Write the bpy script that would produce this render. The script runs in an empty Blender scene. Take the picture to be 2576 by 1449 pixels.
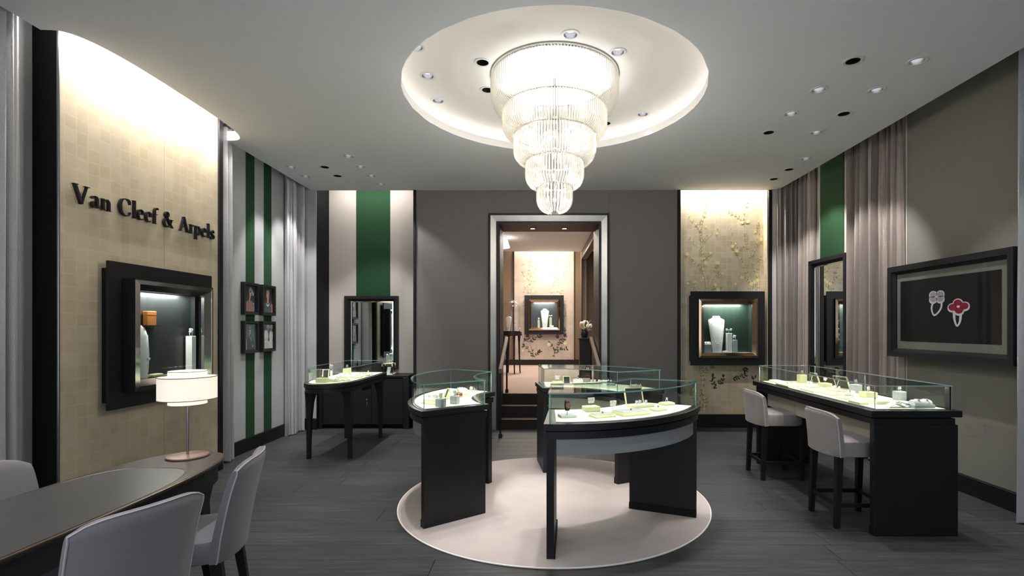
import bpy, bmesh, math, random
from mathutils import Vector, Matrix, geometry

sc = bpy.context.scene
PI = math.pi
random.seed(7)

# ------------------------------------------------------------------ camera
CAM_H = 1.5
FPX, CX, CY, IW, IH = 1264.0, 1363.0, 823.0, 2576.0, 1449.0
cd = bpy.data.cameras.new('camera')
cam = bpy.data.objects.new('camera', cd)
sc.collection.objects.link(cam)
cam.location = (0, 0, CAM_H)
cam.rotation_euler = (PI / 2, 0, 0)
cd.sensor_width = 36.0
cd.lens = FPX / IW * 36.0
cd.shift_x = (IW / 2 - CX) / IW
cd.shift_y = (CY - IH / 2) / IW
cd.clip_start = 0.05
sc.camera = cam

# ------------------------------------------------------------------ world, exposure
w = bpy.data.worlds.new('world'); sc.world = w
w.use_nodes = True
w.node_tree.nodes['Background'].inputs[0].default_value = (0.84, 0.92, 1.0, 1)
w.node_tree.nodes['Background'].inputs[1].default_value = 1.35  # sky serves as fill light through the added front openings
sc.view_settings.view_transform = 'Standard'
sc.view_settings.look = 'None'
sc.view_settings.gamma = 1.0
sc.view_settings.use_curve_mapping = False
sc.view_settings.exposure = 0.42
sc.cycles.use_denoising = True
sc.cycles.use_adaptive_sampling = True
sc.cycles.adaptive_threshold = 0.08
sc.cycles.adaptive_min_samples = 16
sc.cycles.transparent_max_bounces = 22
sc.cycles.max_bounces = 6
sc.cycles.diffuse_bounces = 3
sc.cycles.glossy_bounces = 3
sc.cycles.sample_clamp_indirect = 6.0
sc.cycles.caustics_reflective = False
sc.cycles.caustics_refractive = False

# light strengths (watts)
W_SPOT = 60.0        # a lit ceiling downlight
W_DOME = 94.0        # a downlight in the round ceiling recess
W_CHAND = 26.0       # one of the chandelier's bulb groups
W_COVE = 30.0        # cove strip over a gilded panel
W_CASE = 0.85         # led strip in a glass case

C = sc.collection

# ------------------------------------------------------------------ materials
def lin(h):
    h = h.lstrip('#')
    v = [int(h[i:i + 2], 16) / 255.0 for i in (0, 2, 4)]
    return tuple(c / 12.92 if c <= 0.04045 else ((c + 0.055) / 1.055) ** 2.4 for c in v) + (1.0,)

class NT:
    def __init__(s, name):
        s.m = bpy.data.materials.new(name); s.m.use_nodes = True
        s.t = s.m.node_tree; s.n = s.t.nodes; s.b = s.n['Principled BSDF']
    def add(s, typ, **kw):
        n = s.n.new(typ)
        for k, v in kw.items(): setattr(n, k, v)
        return n
    def link(s, a, b): s.t.links.new(a, b)
    def set(s, **kw):
        for k, v in kw.items(): s.b.inputs[k.replace('_', ' ')].default_value = v

def mat(name, col, rough=0.5, metal=0.0, spec=0.5, noise=0.0, scale=20.0, bump=0.0, stretch=(1, 1, 1), sheen=0.0, coat=0.0):
    """principled with a fine procedural mottling of the colour and a little relief"""
    t = NT(name)
    c = lin(col) if isinstance(col, str) else col
    t.set(Base_Color=c, Roughness=rough, Metallic=metal)
    t.b.inputs['Specular IOR Level'].default_value = spec
    if sheen: t.b.inputs['Sheen Weight'].default_value = sheen
    if coat: t.b.inputs['Coat Weight'].default_value = coat
    tc = t.add('ShaderNodeTexCoord'); mp = t.add('ShaderNodeMapping')
    mp.inputs['Scale'].default_value = stretch
    nz = t.add('ShaderNodeTexNoise'); nz.inputs['Scale'].default_value = scale; nz.inputs['Detail'].default_value = 4
    t.link(tc.outputs['Object'], mp.inputs['Vector']); t.link(mp.outputs['Vector'], nz.inputs['Vector'])
    mx = t.add('ShaderNodeMix', data_type='RGBA', blend_type='MIX')
    a = max(noise, 0.02)
    mx.inputs[6].default_value = tuple(x * (1 - a) for x in c[:3]) + (1,)
    mx.inputs[7].default_value = tuple(min(1, x * (1 + a)) for x in c[:3]) + (1,)
    t.link(nz.outputs['Fac'], mx.inputs[0]); t.link(mx.outputs[2], t.b.inputs['Base Color'])
    if bump:
        bp = t.add('ShaderNodeBump'); bp.inputs['Strength'].default_value = bump; bp.inputs['Distance'].default_value = 0.01
        t.link(nz.outputs['Fac'], bp.inputs['Height']); t.link(bp.outputs['Normal'], t.b.inputs['Normal'])
    return t.m

def emit(name, col, strength):
    t = NT(name); c = lin(col)
    t.set(Base_Color=c, Roughness=0.6, Emission_Color=c, Emission_Strength=strength)
    return t.m

def glass(name, tint=(0.93, 0.97, 0.96), refl=1.0):
    """clear sheet glass: see-through with fresnel reflection"""
    t = NT(name); t.n.remove(t.b)
    out = [n for n in t.n if n.type == 'OUTPUT_MATERIAL'][0]
    tr = t.add('ShaderNodeBsdfTransparent'); tr.inputs[0].default_value = tint + (1,)
    gl = t.add('ShaderNodeBsdfGlossy'); gl.inputs['Roughness'].default_value = 0.02
    fr = t.add('ShaderNodeFresnel'); fr.inputs['IOR'].default_value = 1.42
    mu = t.add('ShaderNodeMath', operation='MULTIPLY'); mu.inputs[1].default_value = refl
    ge = t.add('ShaderNodeNewGeometry'); inv = t.add('ShaderNodeMath', operation='SUBTRACT'); inv.inputs[0].default_value = 1.0
    m2 = t.add('ShaderNodeMath', operation='MULTIPLY'); m2.use_clamp = True
    mx = t.add('ShaderNodeMixShader')
    t.link(ge.outputs['Backfacing'], inv.inputs[1])
    t.link(fr.outputs[0], mu.inputs[0]); t.link(mu.outputs[0], m2.inputs[0]); t.link(inv.outputs[0], m2.inputs[1]); t.link(m2.outputs[0], mx.inputs[0])
    t.link(tr.outputs[0], mx.inputs[1]); t.link(gl.outputs[0], mx.inputs[2]); t.link(mx.outputs[0], out.inputs[0])
    return t.m

def rod_glass(name, frost=0.05):
    """clear glass rod: mostly see-through, faintly frosted, darker where the edge turns away"""
    t = NT(name); t.n.remove(t.b)
    out = [n for n in t.n if n.type == 'OUTPUT_MATERIAL'][0]
    lw = t.add('ShaderNodeLayerWeight'); lw.inputs['Blend'].default_value = 0.45
    cr_ = t.add('ShaderNodeValToRGB'); e = cr_.color_ramp.elements
    e[0].position = 0.35; e[0].color = (1, .985, .95, 1); e[1].position = 0.8; e[1].color = (.20, .18, .15, 1)
    t.link(lw.outputs['Facing'], cr_.inputs[0])
    tr = t.add('ShaderNodeBsdfTransparent'); t.link(cr_.outputs[0], tr.inputs[0])
    tl = t.add('ShaderNodeBsdfTranslucent'); tl.inputs[0].default_value = (.97, .95, .9, 1)
    df = t.add('ShaderNodeBsdfDiffuse'); df.inputs[0].default_value = (.95, .93, .88, 1)
    gl = t.add('ShaderNodeBsdfGlossy'); gl.inputs['Roughness'].default_value = 0.1
    m1 = t.add('ShaderNodeMixShader'); m1.inputs[0].default_value = 0.45
    m2 = t.add('ShaderNodeMixShader')
    fm = t.add('ShaderNodeMapRange'); fm.inputs['From Min'].default_value = 0.25; fm.inputs['From Max'].default_value = 0.8; fm.inputs['To Min'].default_value = frost; fm.inputs['To Max'].default_value = frost * .12
    t.link(lw.outputs['Facing'], fm.inputs[0]); t.link(fm.outputs[0], m2.inputs[0])
    m3 = t.add('ShaderNodeMixShader'); m3.inputs[0].default_value = 0.05
    t.link(tl.outputs[0], m1.inputs[1]); t.link(df.outputs[0], m1.inputs[2])
    t.link(tr.outputs[0], m2.inputs[1]); t.link(m1.outputs[0], m2.inputs[2])
    t.link(m2.outputs[0], m3.inputs[1]); t.link(gl.outputs[0], m3.inputs[2])
    t.link(m3.outputs[0], out.inputs[0])
    return t.m

def gold_leaf(name, c1, c2, line, size, metal=0.35, rough=0.42):
    """squares of metal leaf, each a little different, with pale overlaps"""
    t = NT(name)
    tc = t.add('ShaderNodeTexCoord')
    sp = t.add('ShaderNodeSeparateXYZ'); ad = t.add('ShaderNodeMath', operation='ADD'); cb = t.add('ShaderNodeCombineXYZ')
    t.link(tc.outputs['Object'], sp.inputs[0]); t.link(sp.outputs[0], ad.inputs[0]); t.link(sp.outputs[1], ad.inputs[1])
    t.link(ad.outputs[0], cb.inputs[0]); t.link(sp.outputs[2], cb.inputs[1])
    nz = t.add('ShaderNodeTexNoise'); nz.inputs['Scale'].default_value = 6.0; nz.inputs['Detail'].default_value = 3
    wv = t.add('ShaderNodeVectorMath', operation='SCALE'); wv.inputs['Scale'].default_value = 0.03
    av = t.add('ShaderNodeVectorMath', operation='ADD')
    t.link(cb.outputs[0], nz.inputs['Vector']); t.link(nz.outputs['Color'], wv.inputs[0])
    t.link(cb.outputs[0], av.inputs[0]); t.link(wv.outputs[0], av.inputs[1])
    br = t.add('ShaderNodeTexBrick'); br.offset = 0.0; br.squash = 1.0
    br.inputs['Scale'].default_value = 1.0; br.inputs['Mortar Size'].default_value = size * 0.09; br.inputs['Mortar Smooth'].default_value = 1.0
    br.inputs['Brick Width'].default_value = size; br.inputs['Row Height'].default_value = size
    br.inputs['Color1'].default_value = lin(c1); br.inputs['Color2'].default_value = lin(c2); br.inputs['Mortar'].default_value = lin(line)
    t.link(av.outputs[0], br.inputs['Vector'])
    n2 = t.add('ShaderNodeTexNoise'); n2.inputs['Scale'].default_value = 2.2; n2.inputs['Detail'].default_value = 6
    t.link(cb.outputs[0], n2.inputs['Vector'])
    mx = t.add('ShaderNodeMix', data_type='RGBA', blend_type='MULTIPLY'); mx.inputs[0].default_value = 0.45
    rp = t.add('ShaderNodeValToRGB'); rp.color_ramp.elements[0].position = 0.3; rp.color_ramp.elements[0].color = (.6, .58, .55, 1)
    rp.color_ramp.elements[1].position = 0.7; rp.color_ramp.elements[1].color = (1.15, 1.1, 1.0, 1)
    t.link(n2.outputs['Fac'], rp.inputs[0]); t.link(br.outputs['Color'], mx.inputs[6]); t.link(rp.outputs[0], mx.inputs[7])
    t.link(mx.outputs[2], t.b.inputs['Base Color'])
    t.set(Metallic=metal, Roughness=rough)
    return t.m

def plank_mat(name):
    t = NT(name)
    ge = t.add('ShaderNodeNewGeometry'); oi = t.add('ShaderNodeObjectInfo')
    sc_ = t.add('ShaderNodeVectorMath', operation='MULTIPLY'); sc_.inputs[1].default_value = (1.1, 16, 4)
    of = t.add('ShaderNodeMath', operation='MULTIPLY'); of.inputs[1].default_value = 40
    cb = t.add('ShaderNodeCombineXYZ'); av = t.add('ShaderNodeVectorMath', operation='ADD')
    t.link(oi.outputs['Random'], of.inputs[0]); t.link(of.outputs[0], cb.inputs[0]); t.link(of.outputs[0], cb.inputs[2])
    t.link(ge.outputs['Position'], sc_.inputs[0]); t.link(sc_.outputs[0], av.inputs[0]); t.link(cb.outputs[0], av.inputs[1])
    nz = t.add('ShaderNodeTexNoise'); nz.inputs['Scale'].default_value = 2.2; nz.inputs['Detail'].default_value = 9; nz.inputs['Roughness'].default_value = 0.68; nz.inputs['Distortion'].default_value = 0.6
    t.link(av.outputs[0], nz.inputs['Vector'])
    rp = t.add('ShaderNodeValToRGB')
    e = rp.color_ramp.elements
    e[0].position = 0.28; e[0].color = lin('#2f2f32'); e[1].position = 0.74; e[1].color = lin('#505256')
    e2 = rp.color_ramp.elements.new(0.5); e2.color = lin('#3a3b3e')
    t.link(nz.outputs['Fac'], rp.inputs[0])
    mx = t.add('ShaderNodeMix', data_type='RGBA', blend_type='MULTIPLY'); mx.inputs[0].default_value = 1.0
    mr = t.add('ShaderNodeMapRange'); mr.inputs['To Min'].default_value = 0.86; mr.inputs['To Max'].default_value = 1.1
    t.link(oi.outputs['Random'], mr.inputs[0])
    t.link(rp.outputs[0], mx.inputs[6]); t.link(mr.outputs[0], mx.inputs[7])
    t.link(mx.outputs[2], t.b.inputs['Base Color'])
    bp = t.add('ShaderNodeBump'); bp.inputs['Strength'].default_value = 0.25; bp.inputs['Distance'].default_value = 0.004
    t.link(nz.outputs['Fac'], bp.inputs['Height']); t.link(bp.outputs['Normal'], t.b.inputs['Normal'])
    t.set(Roughness=0.55)
    t.b.inputs['Specular IOR Level'].default_value = 0.35
    return t.m

def vcol_mat(name, rough=0.3):
    t = NT(name); a = t.add('ShaderNodeVertexColor'); a.layer_name = 'print'
    t.link(a.outputs['Color'], t.b.inputs['Base Color']); t.set(Roughness=rough)
    return t.m

M = {
    'ceil': mat('ceiling paint', '#e9ebef', 0.9, noise=.01, spec=.2),
    'dome': mat('recess paint', '#ece9e6', 0.85, noise=.01, spec=.2),
    'wall_back': mat('mauve grey wall fabric', '#7d7876', 0.85, noise=.05, scale=220, bump=.08, stretch=(1, 1, .3), spec=.2),
    'wall_pink': mat('pale taupe wall fabric', '#c6beb8', 0.85, noise=.05, scale=220, bump=.08, stretch=(1, 1, .3), spec=.2),
    'wall_grey': mat('light grey wall fabric', '#b6b7b8', 0.85, noise=.04, scale=220, bump=.08, stretch=(1, 1, .3), spec=.2),
    'wall_right': mat('warm grey wall fabric', '#84817a', 0.85, noise=.05, scale=220, bump=.08, stretch=(1, 1, .3), spec=.2),
    'green': mat('bottle green fabric', '#25492f', 0.8, noise=.08, scale=200, bump=.06, spec=.25),
    'black': mat('black lacquered wood', '#17171b', 0.45, noise=.06, scale=40, spec=.4),
    'black_matt': mat('black matt paint', '#121214', 0.7, noise=.05, scale=60, spec=.25),
    'black_frame': mat('dark stained frame', '#1c1c20', 0.5, noise=.08, scale=50, spec=.35),
    'darkbrown': mat('dark brown wood', '#241c18', 0.5, noise=.1, scale=30, spec=.35),
    'brown_wall': mat('brown wall fabric', '#7d6a58', 0.85, noise=.05, scale=160, spec=.2),
    'chrome': mat('polished steel', '#d9d6d2', 0.08, 1.0),
    'bronze': mat('polished bronze', '#c2a48c', 0.1, 1.0, noise=.05),
    'silver': mat('brushed silver leaf', '#a9a6a2', 0.38, 0.8, noise=.2, scale=7, stretch=(1, 1, .5)),
    'mirror': mat('mirror glass', '#e6e9e8', 0.01, 1.0),
    'gold': gold_leaf('champagne leaf', '#d6c9b2', '#cdbfa2', '#d9cdb6', 0.095, 0.18, 0.4),
    'gold2': gold_leaf('gilded leaf', '#ddcfb9', '#ccbca1', '#e2d3b2', 0.085, 0.18, 0.4),
    'gold3': gold_leaf('pale leaf', '#cfbfb2', '#c6b5a8', '#d2c3b6', 0.12, 0.1, 0.5),
    'branch': mat('painted cream branch', '#eadfae', 0.6, noise=.1),
    'leaf': mat('painted olive leaf', '#98925c', 0.6, noise=.25, scale=12),
    'leaf_dark': mat('painted leaf in shade tone', '#35392c', 0.6, noise=.25, scale=12),  # leaf copy with shade low on the panels put into its colour
    'blossom': mat('painted yellow blossom', '#f2e3a4', 0.55, noise=.12, scale=30),
    'plank': plank_mat('charcoal oak plank'),
    'subfloor': mat('dark subfloor', '#0d0d0e', 0.9),
    'rug': mat('pale rose rug pile', '#bfb3af', 0.95, noise=.13, scale=5, bump=.4, sheen=.3, spec=.1),
    'carpet': mat('beige carpet', '#b39d90', 0.95, noise=.06, scale=70, bump=.3, spec=.1),
    'curtain_l': mat('silver curtain cloth', '#c3c2c4', 0.42, 0.3, noise=.25, scale=170, bump=.35, stretch=(1, 1, .8), sheen=.4, spec=.5),
    'curtain_r': mat('taupe curtain cloth', '#a0938c', 0.42, 0.3, noise=.25, scale=170, bump=.35, stretch=(1, 1, .8), sheen=.4, spec=.5),
    'uphol': mat('lilac grey upholstery', '#858287', 0.8, noise=.05, scale=260, bump=.12, sheen=.3, spec=.2),
    'uphol2': mat('warm grey upholstery', '#9a9290', 0.8, noise=.05, scale=260, bump=.12, sheen=.3, spec=.2),
    'piping': mat('piping cord', '#c9c2c6', 0.7, noise=.03),
    'leather': mat('charcoal leather desk top', '#4c4c4d', 0.36, noise=.1, scale=9, bump=.03, spec=.45),
    'leather_br': mat('brown leather band', '#3d3431', 0.45, noise=.1, scale=9, spec=.4),
    'bed': mat('cream display bed', '#e9e6cf', 0.8, noise=.02),
    'cream': mat('cream box card', '#d9d5a8', 0.7, noise=.04, scale=40),
    'pad': mat('white pad', '#eeeae2', 0.75, noise=.02),
    'greybox': mat('pale grey block', '#a9adae', 0.6, noise=.03),
    'white': mat('white display velvet', '#f1efec', 0.7, noise=.02),
    'jewel': mat('white gold and diamonds', '#f6f0ea', 0.2, 0.3, noise=.2, scale=200),
    'rosegold': mat('rose gold', '#e2a58c', 0.2, 0.9, noise=.05),
    'skirt': mat('grey metal skirt', '#9b9d9d', 0.5, 0.1, noise=.03),
    'skirt_w': mat('pale skirt panel', '#b9b6a3', 0.6, noise=.03),
    'edge': mat('sea green glass edge', '#8fc4ba', 0.15, 0.0, noise=.12, scale=30),
    'edge2': mat('pale glass edge', '#b9cdd0', 0.15, 0.0, noise=.1, scale=30),
    'glass': glass('clear case glass'),
    'glass_pic': glass('picture glass', (0.97, 0.98, 0.98), 1.6),
    'rod0': rod_glass('frosted glass rod', .34), 'rod1': rod_glass('lightly frosted glass rod', .15), 'rod2': rod_glass('pale glass rod', .07), 'rod3': rod_glass('clear glass rod', .05), 'rod4': rod_glass('clearest glass rod', .04),
    'bulb': emit('lit bulb', '#fff6ea', 2.0),
    'led': emit('cove light strip', '#fff8f2', 3.6),
    'lens': emit('lit downlight lens', '#f6f9ff', 4.0),
    'lens_off': mat('dark downlight lens', '#1a1a1a', 0.2),
    'can': mat('black reflector', '#2a2a2b', 0.3, 0.4),
    'can_lit': mat('reflector with lit tone', '#6d6d6e', 0.3, 0.7),  # lamp glow of lit cans put into a lighter colour
    'trim': mat('white trim ring', '#dcdcda', 0.5, noise=.02),
    'shade': None, 'steel': mat('satin steel', '#9a9c9f', 0.3, 0.9),
    'lampbase': mat('rosy brown lamp base', '#8d7468', 0.4, 0.2),
    'print': vcol_mat('printed picture'),
    'petal': mat('white petals', '#f0eadc', 0.8, noise=.12, scale=40),
    'stem': mat('green stems', '#4c6a37', 0.7, noise=.2),
    'red': mat('ruby print', '#8e1b33', 0.4, noise=.15, scale=60),
    'printwhite': mat('printed diamonds', '#d8d5da', 0.4, noise=.2, scale=150),
    'printgrey': mat('grey mat board', '#77796f', 0.6),
    'printdark': mat('near black print', '#17171a', 0.4, noise=.1, scale=3),
    'rail': mat('taupe handrail', '#6d6055', 0.4, 0.2, noise=.05),
    'darkglass': mat('dark showcase lining', '#26292b', 0.35, noise=.1, scale=6),
    'greenlining': mat('green showcase lining', '#1d2c25', 0.35, noise=.1, scale=6),
    'shelfwhite': mat('showcase floor', '#c9c8c6', 0.5),
    'brass': mat('bronze nosing', '#6f5f4d', 0.35, 0.7, noise=.1),
    'orange': mat('orange leather box', '#b06a2c', 0.5, noise=.1),
}
def shade_mat():
    t = NT('lit linen shade')
    t.set(Base_Color=lin('#f2ede2'), Roughness=0.8, Emission_Color=lin('#fff1dc'), Emission_Strength=0.5)
    return t.m
M['shade'] = shade_mat()

# ------------------------------------------------------------------ mesh builder
class MB:
    def __init__(s): s.v = []; s.f = []; s.mi = []
    def face(s, idx, mi=0): s.f.append(tuple(idx)); s.mi.append(mi)
    def add(s, pts): n = len(s.v); s.v += [tuple(p) for p in pts]; return n
    def box(s, x0, x1, y0, y1, z0, z1, mi=0, mis=None):
        n = s.add([(x0, y0, z0), (x1, y0, z0), (x1, y1, z0), (x0, y1, z0), (x0, y0, z1), (x1, y0, z1), (x1, y1, z1), (x0, y1, z1)])
        fs = [(3, 2, 1, 0), (4, 5, 6, 7), (0, 1, 5, 4), (1, 2, 6, 5), (2, 3, 7, 6), (3, 0, 4, 7)]  # -z +z -y +x +y -x
        for k, f in enumerate(fs): s.face([n + i for i in f], mis[k] if mis else mi)
        return s
    def bbox(s, x0, x1, y0, y1, z0, z1, b=0.004, mi=0):
        """box with chamfered vertical and horizontal edges"""
        lo = [(x0 + b, y0), (x1 - b, y0), (x1, y0 + b), (x1, y1 - b), (x1 - b, y1), (x0 + b, y1), (x0, y1 - b), (x0, y0 + b)]
        cx, cy = (x0 + x1) / 2, (y0 + y1) / 2
        def inset(p): return (p[0] + (b if p[0] < cx else -b) * 0.8, p[1] + (b if p[1] < cy else -b) * 0.8)
        loops = [[(*inset(p), z0) for p in lo], [(*p, z0 + b) for p in lo], [(*p, z1 - b) for p in lo], [(*inset(p), z1) for p in lo]]
        return s.loft(loops, mi=mi)
    def loft(s, loops, cap=True, mi=0, close=True):
        n = len(loops[0]); base = [s.add(l) for l in loops]
        for a, b in zip(base, base[1:]):
            for i in range(n if close else n - 1):
                j = (i + 1) % n
                s.face((a + i, a + j, b + j, b + i), mi)
        if cap:
            s.face([base[0] + i for i in range(n)][::-1], mi); s.face([base[-1] + i for i in range(n)], mi)
        return s
    def prism(s, poly, z0, z1, mi=0, side=None):
        n = len(poly); a = s.add([(x, y, z0) for x, y in poly]); b = s.add([(x, y, z1) for x, y in poly])
        s.face([a + i for i in range(n)][::-1], mi); s.face([b + i for i in range(n)], mi)
        for i in range(n):
            j = (i + 1) % n; s.face((a + i, a + j, b + j, b + i), mi if side is None else side)
        return s
    def ring(s, r0, r1, a0, a1, z0, z1, n=24, mi=0, edge=None, big='z'):
        """ring segment, angles in degrees"""
        A = [math.radians(a0 + (a1 - a0) * i / n) for i in range(n + 1)]
        def lp(r, z): return [(r * math.cos(a), r * math.sin(a), z) for a in A]
        i0, o0, i1, o1 = s.add(lp(r0, z0)), s.add(lp(r1, z0)), s.add(lp(r0, z1)), s.add(lp(r1, z1))
        ez = mi if (edge is None or big == 'z') else edge
        er = mi if (edge is None or big == 'r') else edge
        ee = mi if edge is None else edge
        for k in range(n):
            s.face((i1 + k, o1 + k, o1 + k + 1, i1 + k + 1), ez); s.face((i0 + k, i0 + k + 1, o0 + k + 1, o0 + k), ez)
            s.face((o0 + k, o0 + k + 1, o1 + k + 1, o1 + k), er); s.face((i0 + k + 1, i0 + k, i1 + k, i1 + k + 1), er)
        s.face((i0, o0, o1, i1), ee); s.face((i0 + n, i1 + n, o1 + n, o0 + n), ee)
        return s
    def lathe(s, prof, n=24, c=(0, 0), mi=0, cap=False):
        loops = [[(c[0] + r * math.cos(2 * PI * i / n), c[1] + r * math.sin(2 * PI * i / n), z) for i in range(n)] for r, z in prof]
        return s.loft(loops, cap=cap, mi=mi)
    def tube(s, pts, r, n=8, mi=0, cap=True):
        pts = [Vector(p) for p in pts]; rs = r if isinstance(r, (list, tuple)) else [r] * len(pts)
        loops = []; up = None
        for i, p in enumerate(pts):
            d = (pts[min(i + 1, len(pts) - 1)] - pts[max(i - 1, 0)]).normalized()
            if up is None: up = Vector((0, 0, 1)) if abs(d.z) < 0.9 else Vector((1, 0, 0))
            x = d.cross(up).normalized(); y = x.cross(d).normalized(); up = y
            loops.append([p + (x * math.cos(2 * PI * k / n) + y * math.sin(2 * PI * k / n)) * rs[i] for k in range(n)])
        return s.loft(loops, cap=cap, mi=mi)
    def sphere(s, c, r, n=8, m=5, mi=0, sz=1.0):
        loops = []
        for j in range(m + 1):
            t = PI * (j + 0.02 if j == 0 else (j - 0.02 if j == m else j)) / m
            loops.append([(c[0] + r * math.sin(t) * math.cos(2 * PI * i / n), c[1] + r * math.sin(t) * math.sin(2 * PI * i / n), c[2] - r * sz * math.cos(t)) for i in range(n)])
        return s.loft(loops, mi=mi)
    def flat(s, poly, y=0.0, mi=0):
        """polygon given as (x,z) laid in the plane Y=y facing -Y"""
        a = s.add([(x, y, z) for x, z in poly]); s.face([a + i for i in range(len(poly))], mi); return s
    def slab(s, poly, y0, y1, mi=0):
        """polygon (x,z) counter-clockwise seen from the front, extruded from front y0 to back y1"""
        n = len(poly); a = s.add([(x, y0, z) for x, z in poly]); b = s.add([(x, y1, z) for x, z in poly])
        s.face([a + i for i in range(n)], mi); s.face([b + i for i in range(n)][::-1], mi)
        for i in range(n):
            j = (i + 1) % n; s.face((a + j, a + i, b + i, b + j), mi)
        return s
    def build(s, name, m, parent=None, smooth=False, loc=None, rz=None):
        me = bpy.data.meshes.new(name); me.from_pydata(s.v, [], s.f)
        for mm in (m if isinstance(m, (list, tuple)) else [m]): me.materials.append(M[mm] if isinstance(mm, str) else mm)
        if any(s.mi): me.polygons.foreach_set('material_index', s.mi)
        if smooth: me.polygons.foreach_set('use_smooth', [True] * len(s.f)); 
        me.update()
        o = bpy.data.objects.new(name, me); C.objects.link(o)
        if smooth:
            me.set_sharp_from_angle(angle=math.radians(40))
        if parent is not None: o.parent = parent
        if loc is not None: o.location = loc
        if rz is not None: o.rotation_euler = (0, 0, rz)
        return o

def frame4(mb, u0, u1, v0, v1, t, y0, y1, mi=0, bev=0.0):
    """four-sided mitred frame, outer u0..u1 x v0..v1, width t, front y0 (more negative) to back y1; bev: how much deeper the inner edge lies"""
    t = t if isinstance(t, (list, tuple)) else (t, t, t, t)  # left right bottom top
    o = [(u0, v0), (u1, v0), (u1, v1), (u0, v1)]
    i = [(u0 + t[0], v0 + t[2]), (u1 - t[1], v0 + t[2]), (u1 - t[1], v1 - t[3]), (u0 + t[0], v1 - t[3])]
    a = mb.add([(x, y0, z) for x, z in o]); b = mb.add([(x, y0 + bev, z) for x, z in i])
    c = mb.add([(x, y1, z) for x, z in o]); d = mb.add([(x, y1, z) for x, z in i])
    for k in range(4):
        j = (k + 1) % 4
        mb.face((a + k, a + j, b + j, b + k), mi); mb.face((a + j, a + k, c + k, c + j), mi)
        mb.face((b + k, b + j, d + j, d + k), mi); mb.face((c + k, d + k, d + j, c + j), mi)
    return mb

def thing(name, label, cat, loc=(0, 0, 0), rz=0.0, group=None):
    o = bpy.data.objects.new(name, None); C.objects.link(o); o.empty_display_size = 0.1
    o.location = loc; o.rotation_euler = (0, 0, rz)
    o['label'] = label; o['category'] = cat
    if group: o['group'] = group
    return o
def tag(o, label, cat, group=None):
    o['label'] = label; o['category'] = cat
    if group: o['group'] = group
    return o
def struct(o, label=None):
    o['kind'] = 'structure'
    if label: o['label'] = label
    return o
def copy_tree(o, parent=None):
    c = o.copy(); C.objects.link(c); c.parent = parent
    for ch in list(o.children): copy_tree(ch, c)
    return c

def lamp(kind, loc, energy, col=(1, .96, .9), parent=None, size=0.1, size_y=None, direction=(0, 0, -1), angle=60, blend=0.5, spread=None, name='light'):
    d = bpy.data.lights.new(name, kind); d.energy = energy; d.color = col
    if kind == 'AREA':
        d.shape = 'RECTANGLE' if size_y else 'DISK'; d.size = size
        if size_y: d.size_y = size_y
        if spread: d.spread = math.radians(spread)
    elif kind == 'SPOT':
        d.spot_size = math.radians(angle); d.spot_blend = blend; d.shadow_soft_size = size
    else: d.shadow_soft_size = size
    o = bpy.data.objects.new(name, d); C.objects.link(o)
    o.location = loc
    o.rotation_mode = 'QUATERNION'
    o.rotation_quaternion = Vector(direction).to_track_quat('-Z', 'Y')
    if parent is not None: o.parent = parent
    return o

# ------------------------------------------------------------------ room dimensions (metres)
YB = 7.37            # back wall
HC = 3.506           # ceiling
XL, XR = -3.57, 3.84
XLC, XRC = -3.382, 3.455   # ceiling edges, dropped in front of the curtain slots
XG = -3.38           # face of the gilded slab on the left wall
Y0 = -1.6            # unseen front wall, behind the camera
ZT = 3.86            # underside of the slab above
DC = (0.104, 4.425); DR = 1.298; ZD = 3.70   # round ceiling recess
RC = (0.10, 4.43); RR = 1.318                # rug

def ceil_at(px, py, z=HC):
    y = (z - CAM_H) * FPX / (CY - py); return ((px - CX) / FPX * y, y)
def on_plane(px, py, z):
    y = (CAM_H - z) * FPX / (py - CY); return ((px - CX) / FPX * y, y)

# ---- floor and planks
mb = MB(); mb.box(XL - .2, XR + .2, Y0 - .1, 8.4, -.10, -.025)
floor = struct(mb.build('floor', 'subfloor'), 'charcoal oak plank floor')
pm = MB(); pm.bbox(-.5, .5, 0, .218, -.022, 0, .0012); pmesh = None
row = 0; y = Y0
rp = random.Random(3)
while y < 7.80:
    x = XL - rp.uniform(0, 2.0)
    while x < XR:
        L = rp.uniform(2.0, 2.6)
        a, b = max(x, XL), min(x + L, XR)
        if b - a > 0.1:
            if pmesh is None:
                o = pm.build('plank', 'plank', floor); pmesh = o.data
            else:
                o = bpy.data.objects.new('plank', pmesh); C.objects.link(o); o.parent = floor
            o.location = ((a + b) / 2, y, 0); o.scale = (b - a - .003, 1, 1)
        x += L
    y += .22

# ---- downlight layout: (px, py, lit)
DL_RIGHT = [(2146, 153, 0), (2307, 154, 1), (2060, 226, 1), (2205, 227, 1), (1990, 286, 1), (2123, 286, 0), (1934, 333, 0), (2054, 333, 1), (2028, 399, 1), (1985, 426, 0), (1947, 450, 0)]
DL_LEFT = [(732, 420, 1), (768, 443, 1), (817, 420, 0), (849, 442, 0), (876, 393, 1), (907, 419, 1), (934, 442, 1), (958, 463, 1)]
DL_DOME = [(1435, 87, 1), (1554, 131, 1), (1214, 157, 0), (1076, 191, 1), (1226, 226, 0), (1102, 253, 1), (1617, 287, 1), (1524, 310, 0), (1047, 118, 1)]
P_RIGHT = [(*ceil_at(a, b), l) for a, b, l in DL_RIGHT]
P_LEFT = [(*ceil_at(a, b), l) for a, b, l in DL_LEFT]
P_DOME = [(*ceil_at(a, b, ZD), l) for a, b, l in DL_DOME]
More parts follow.
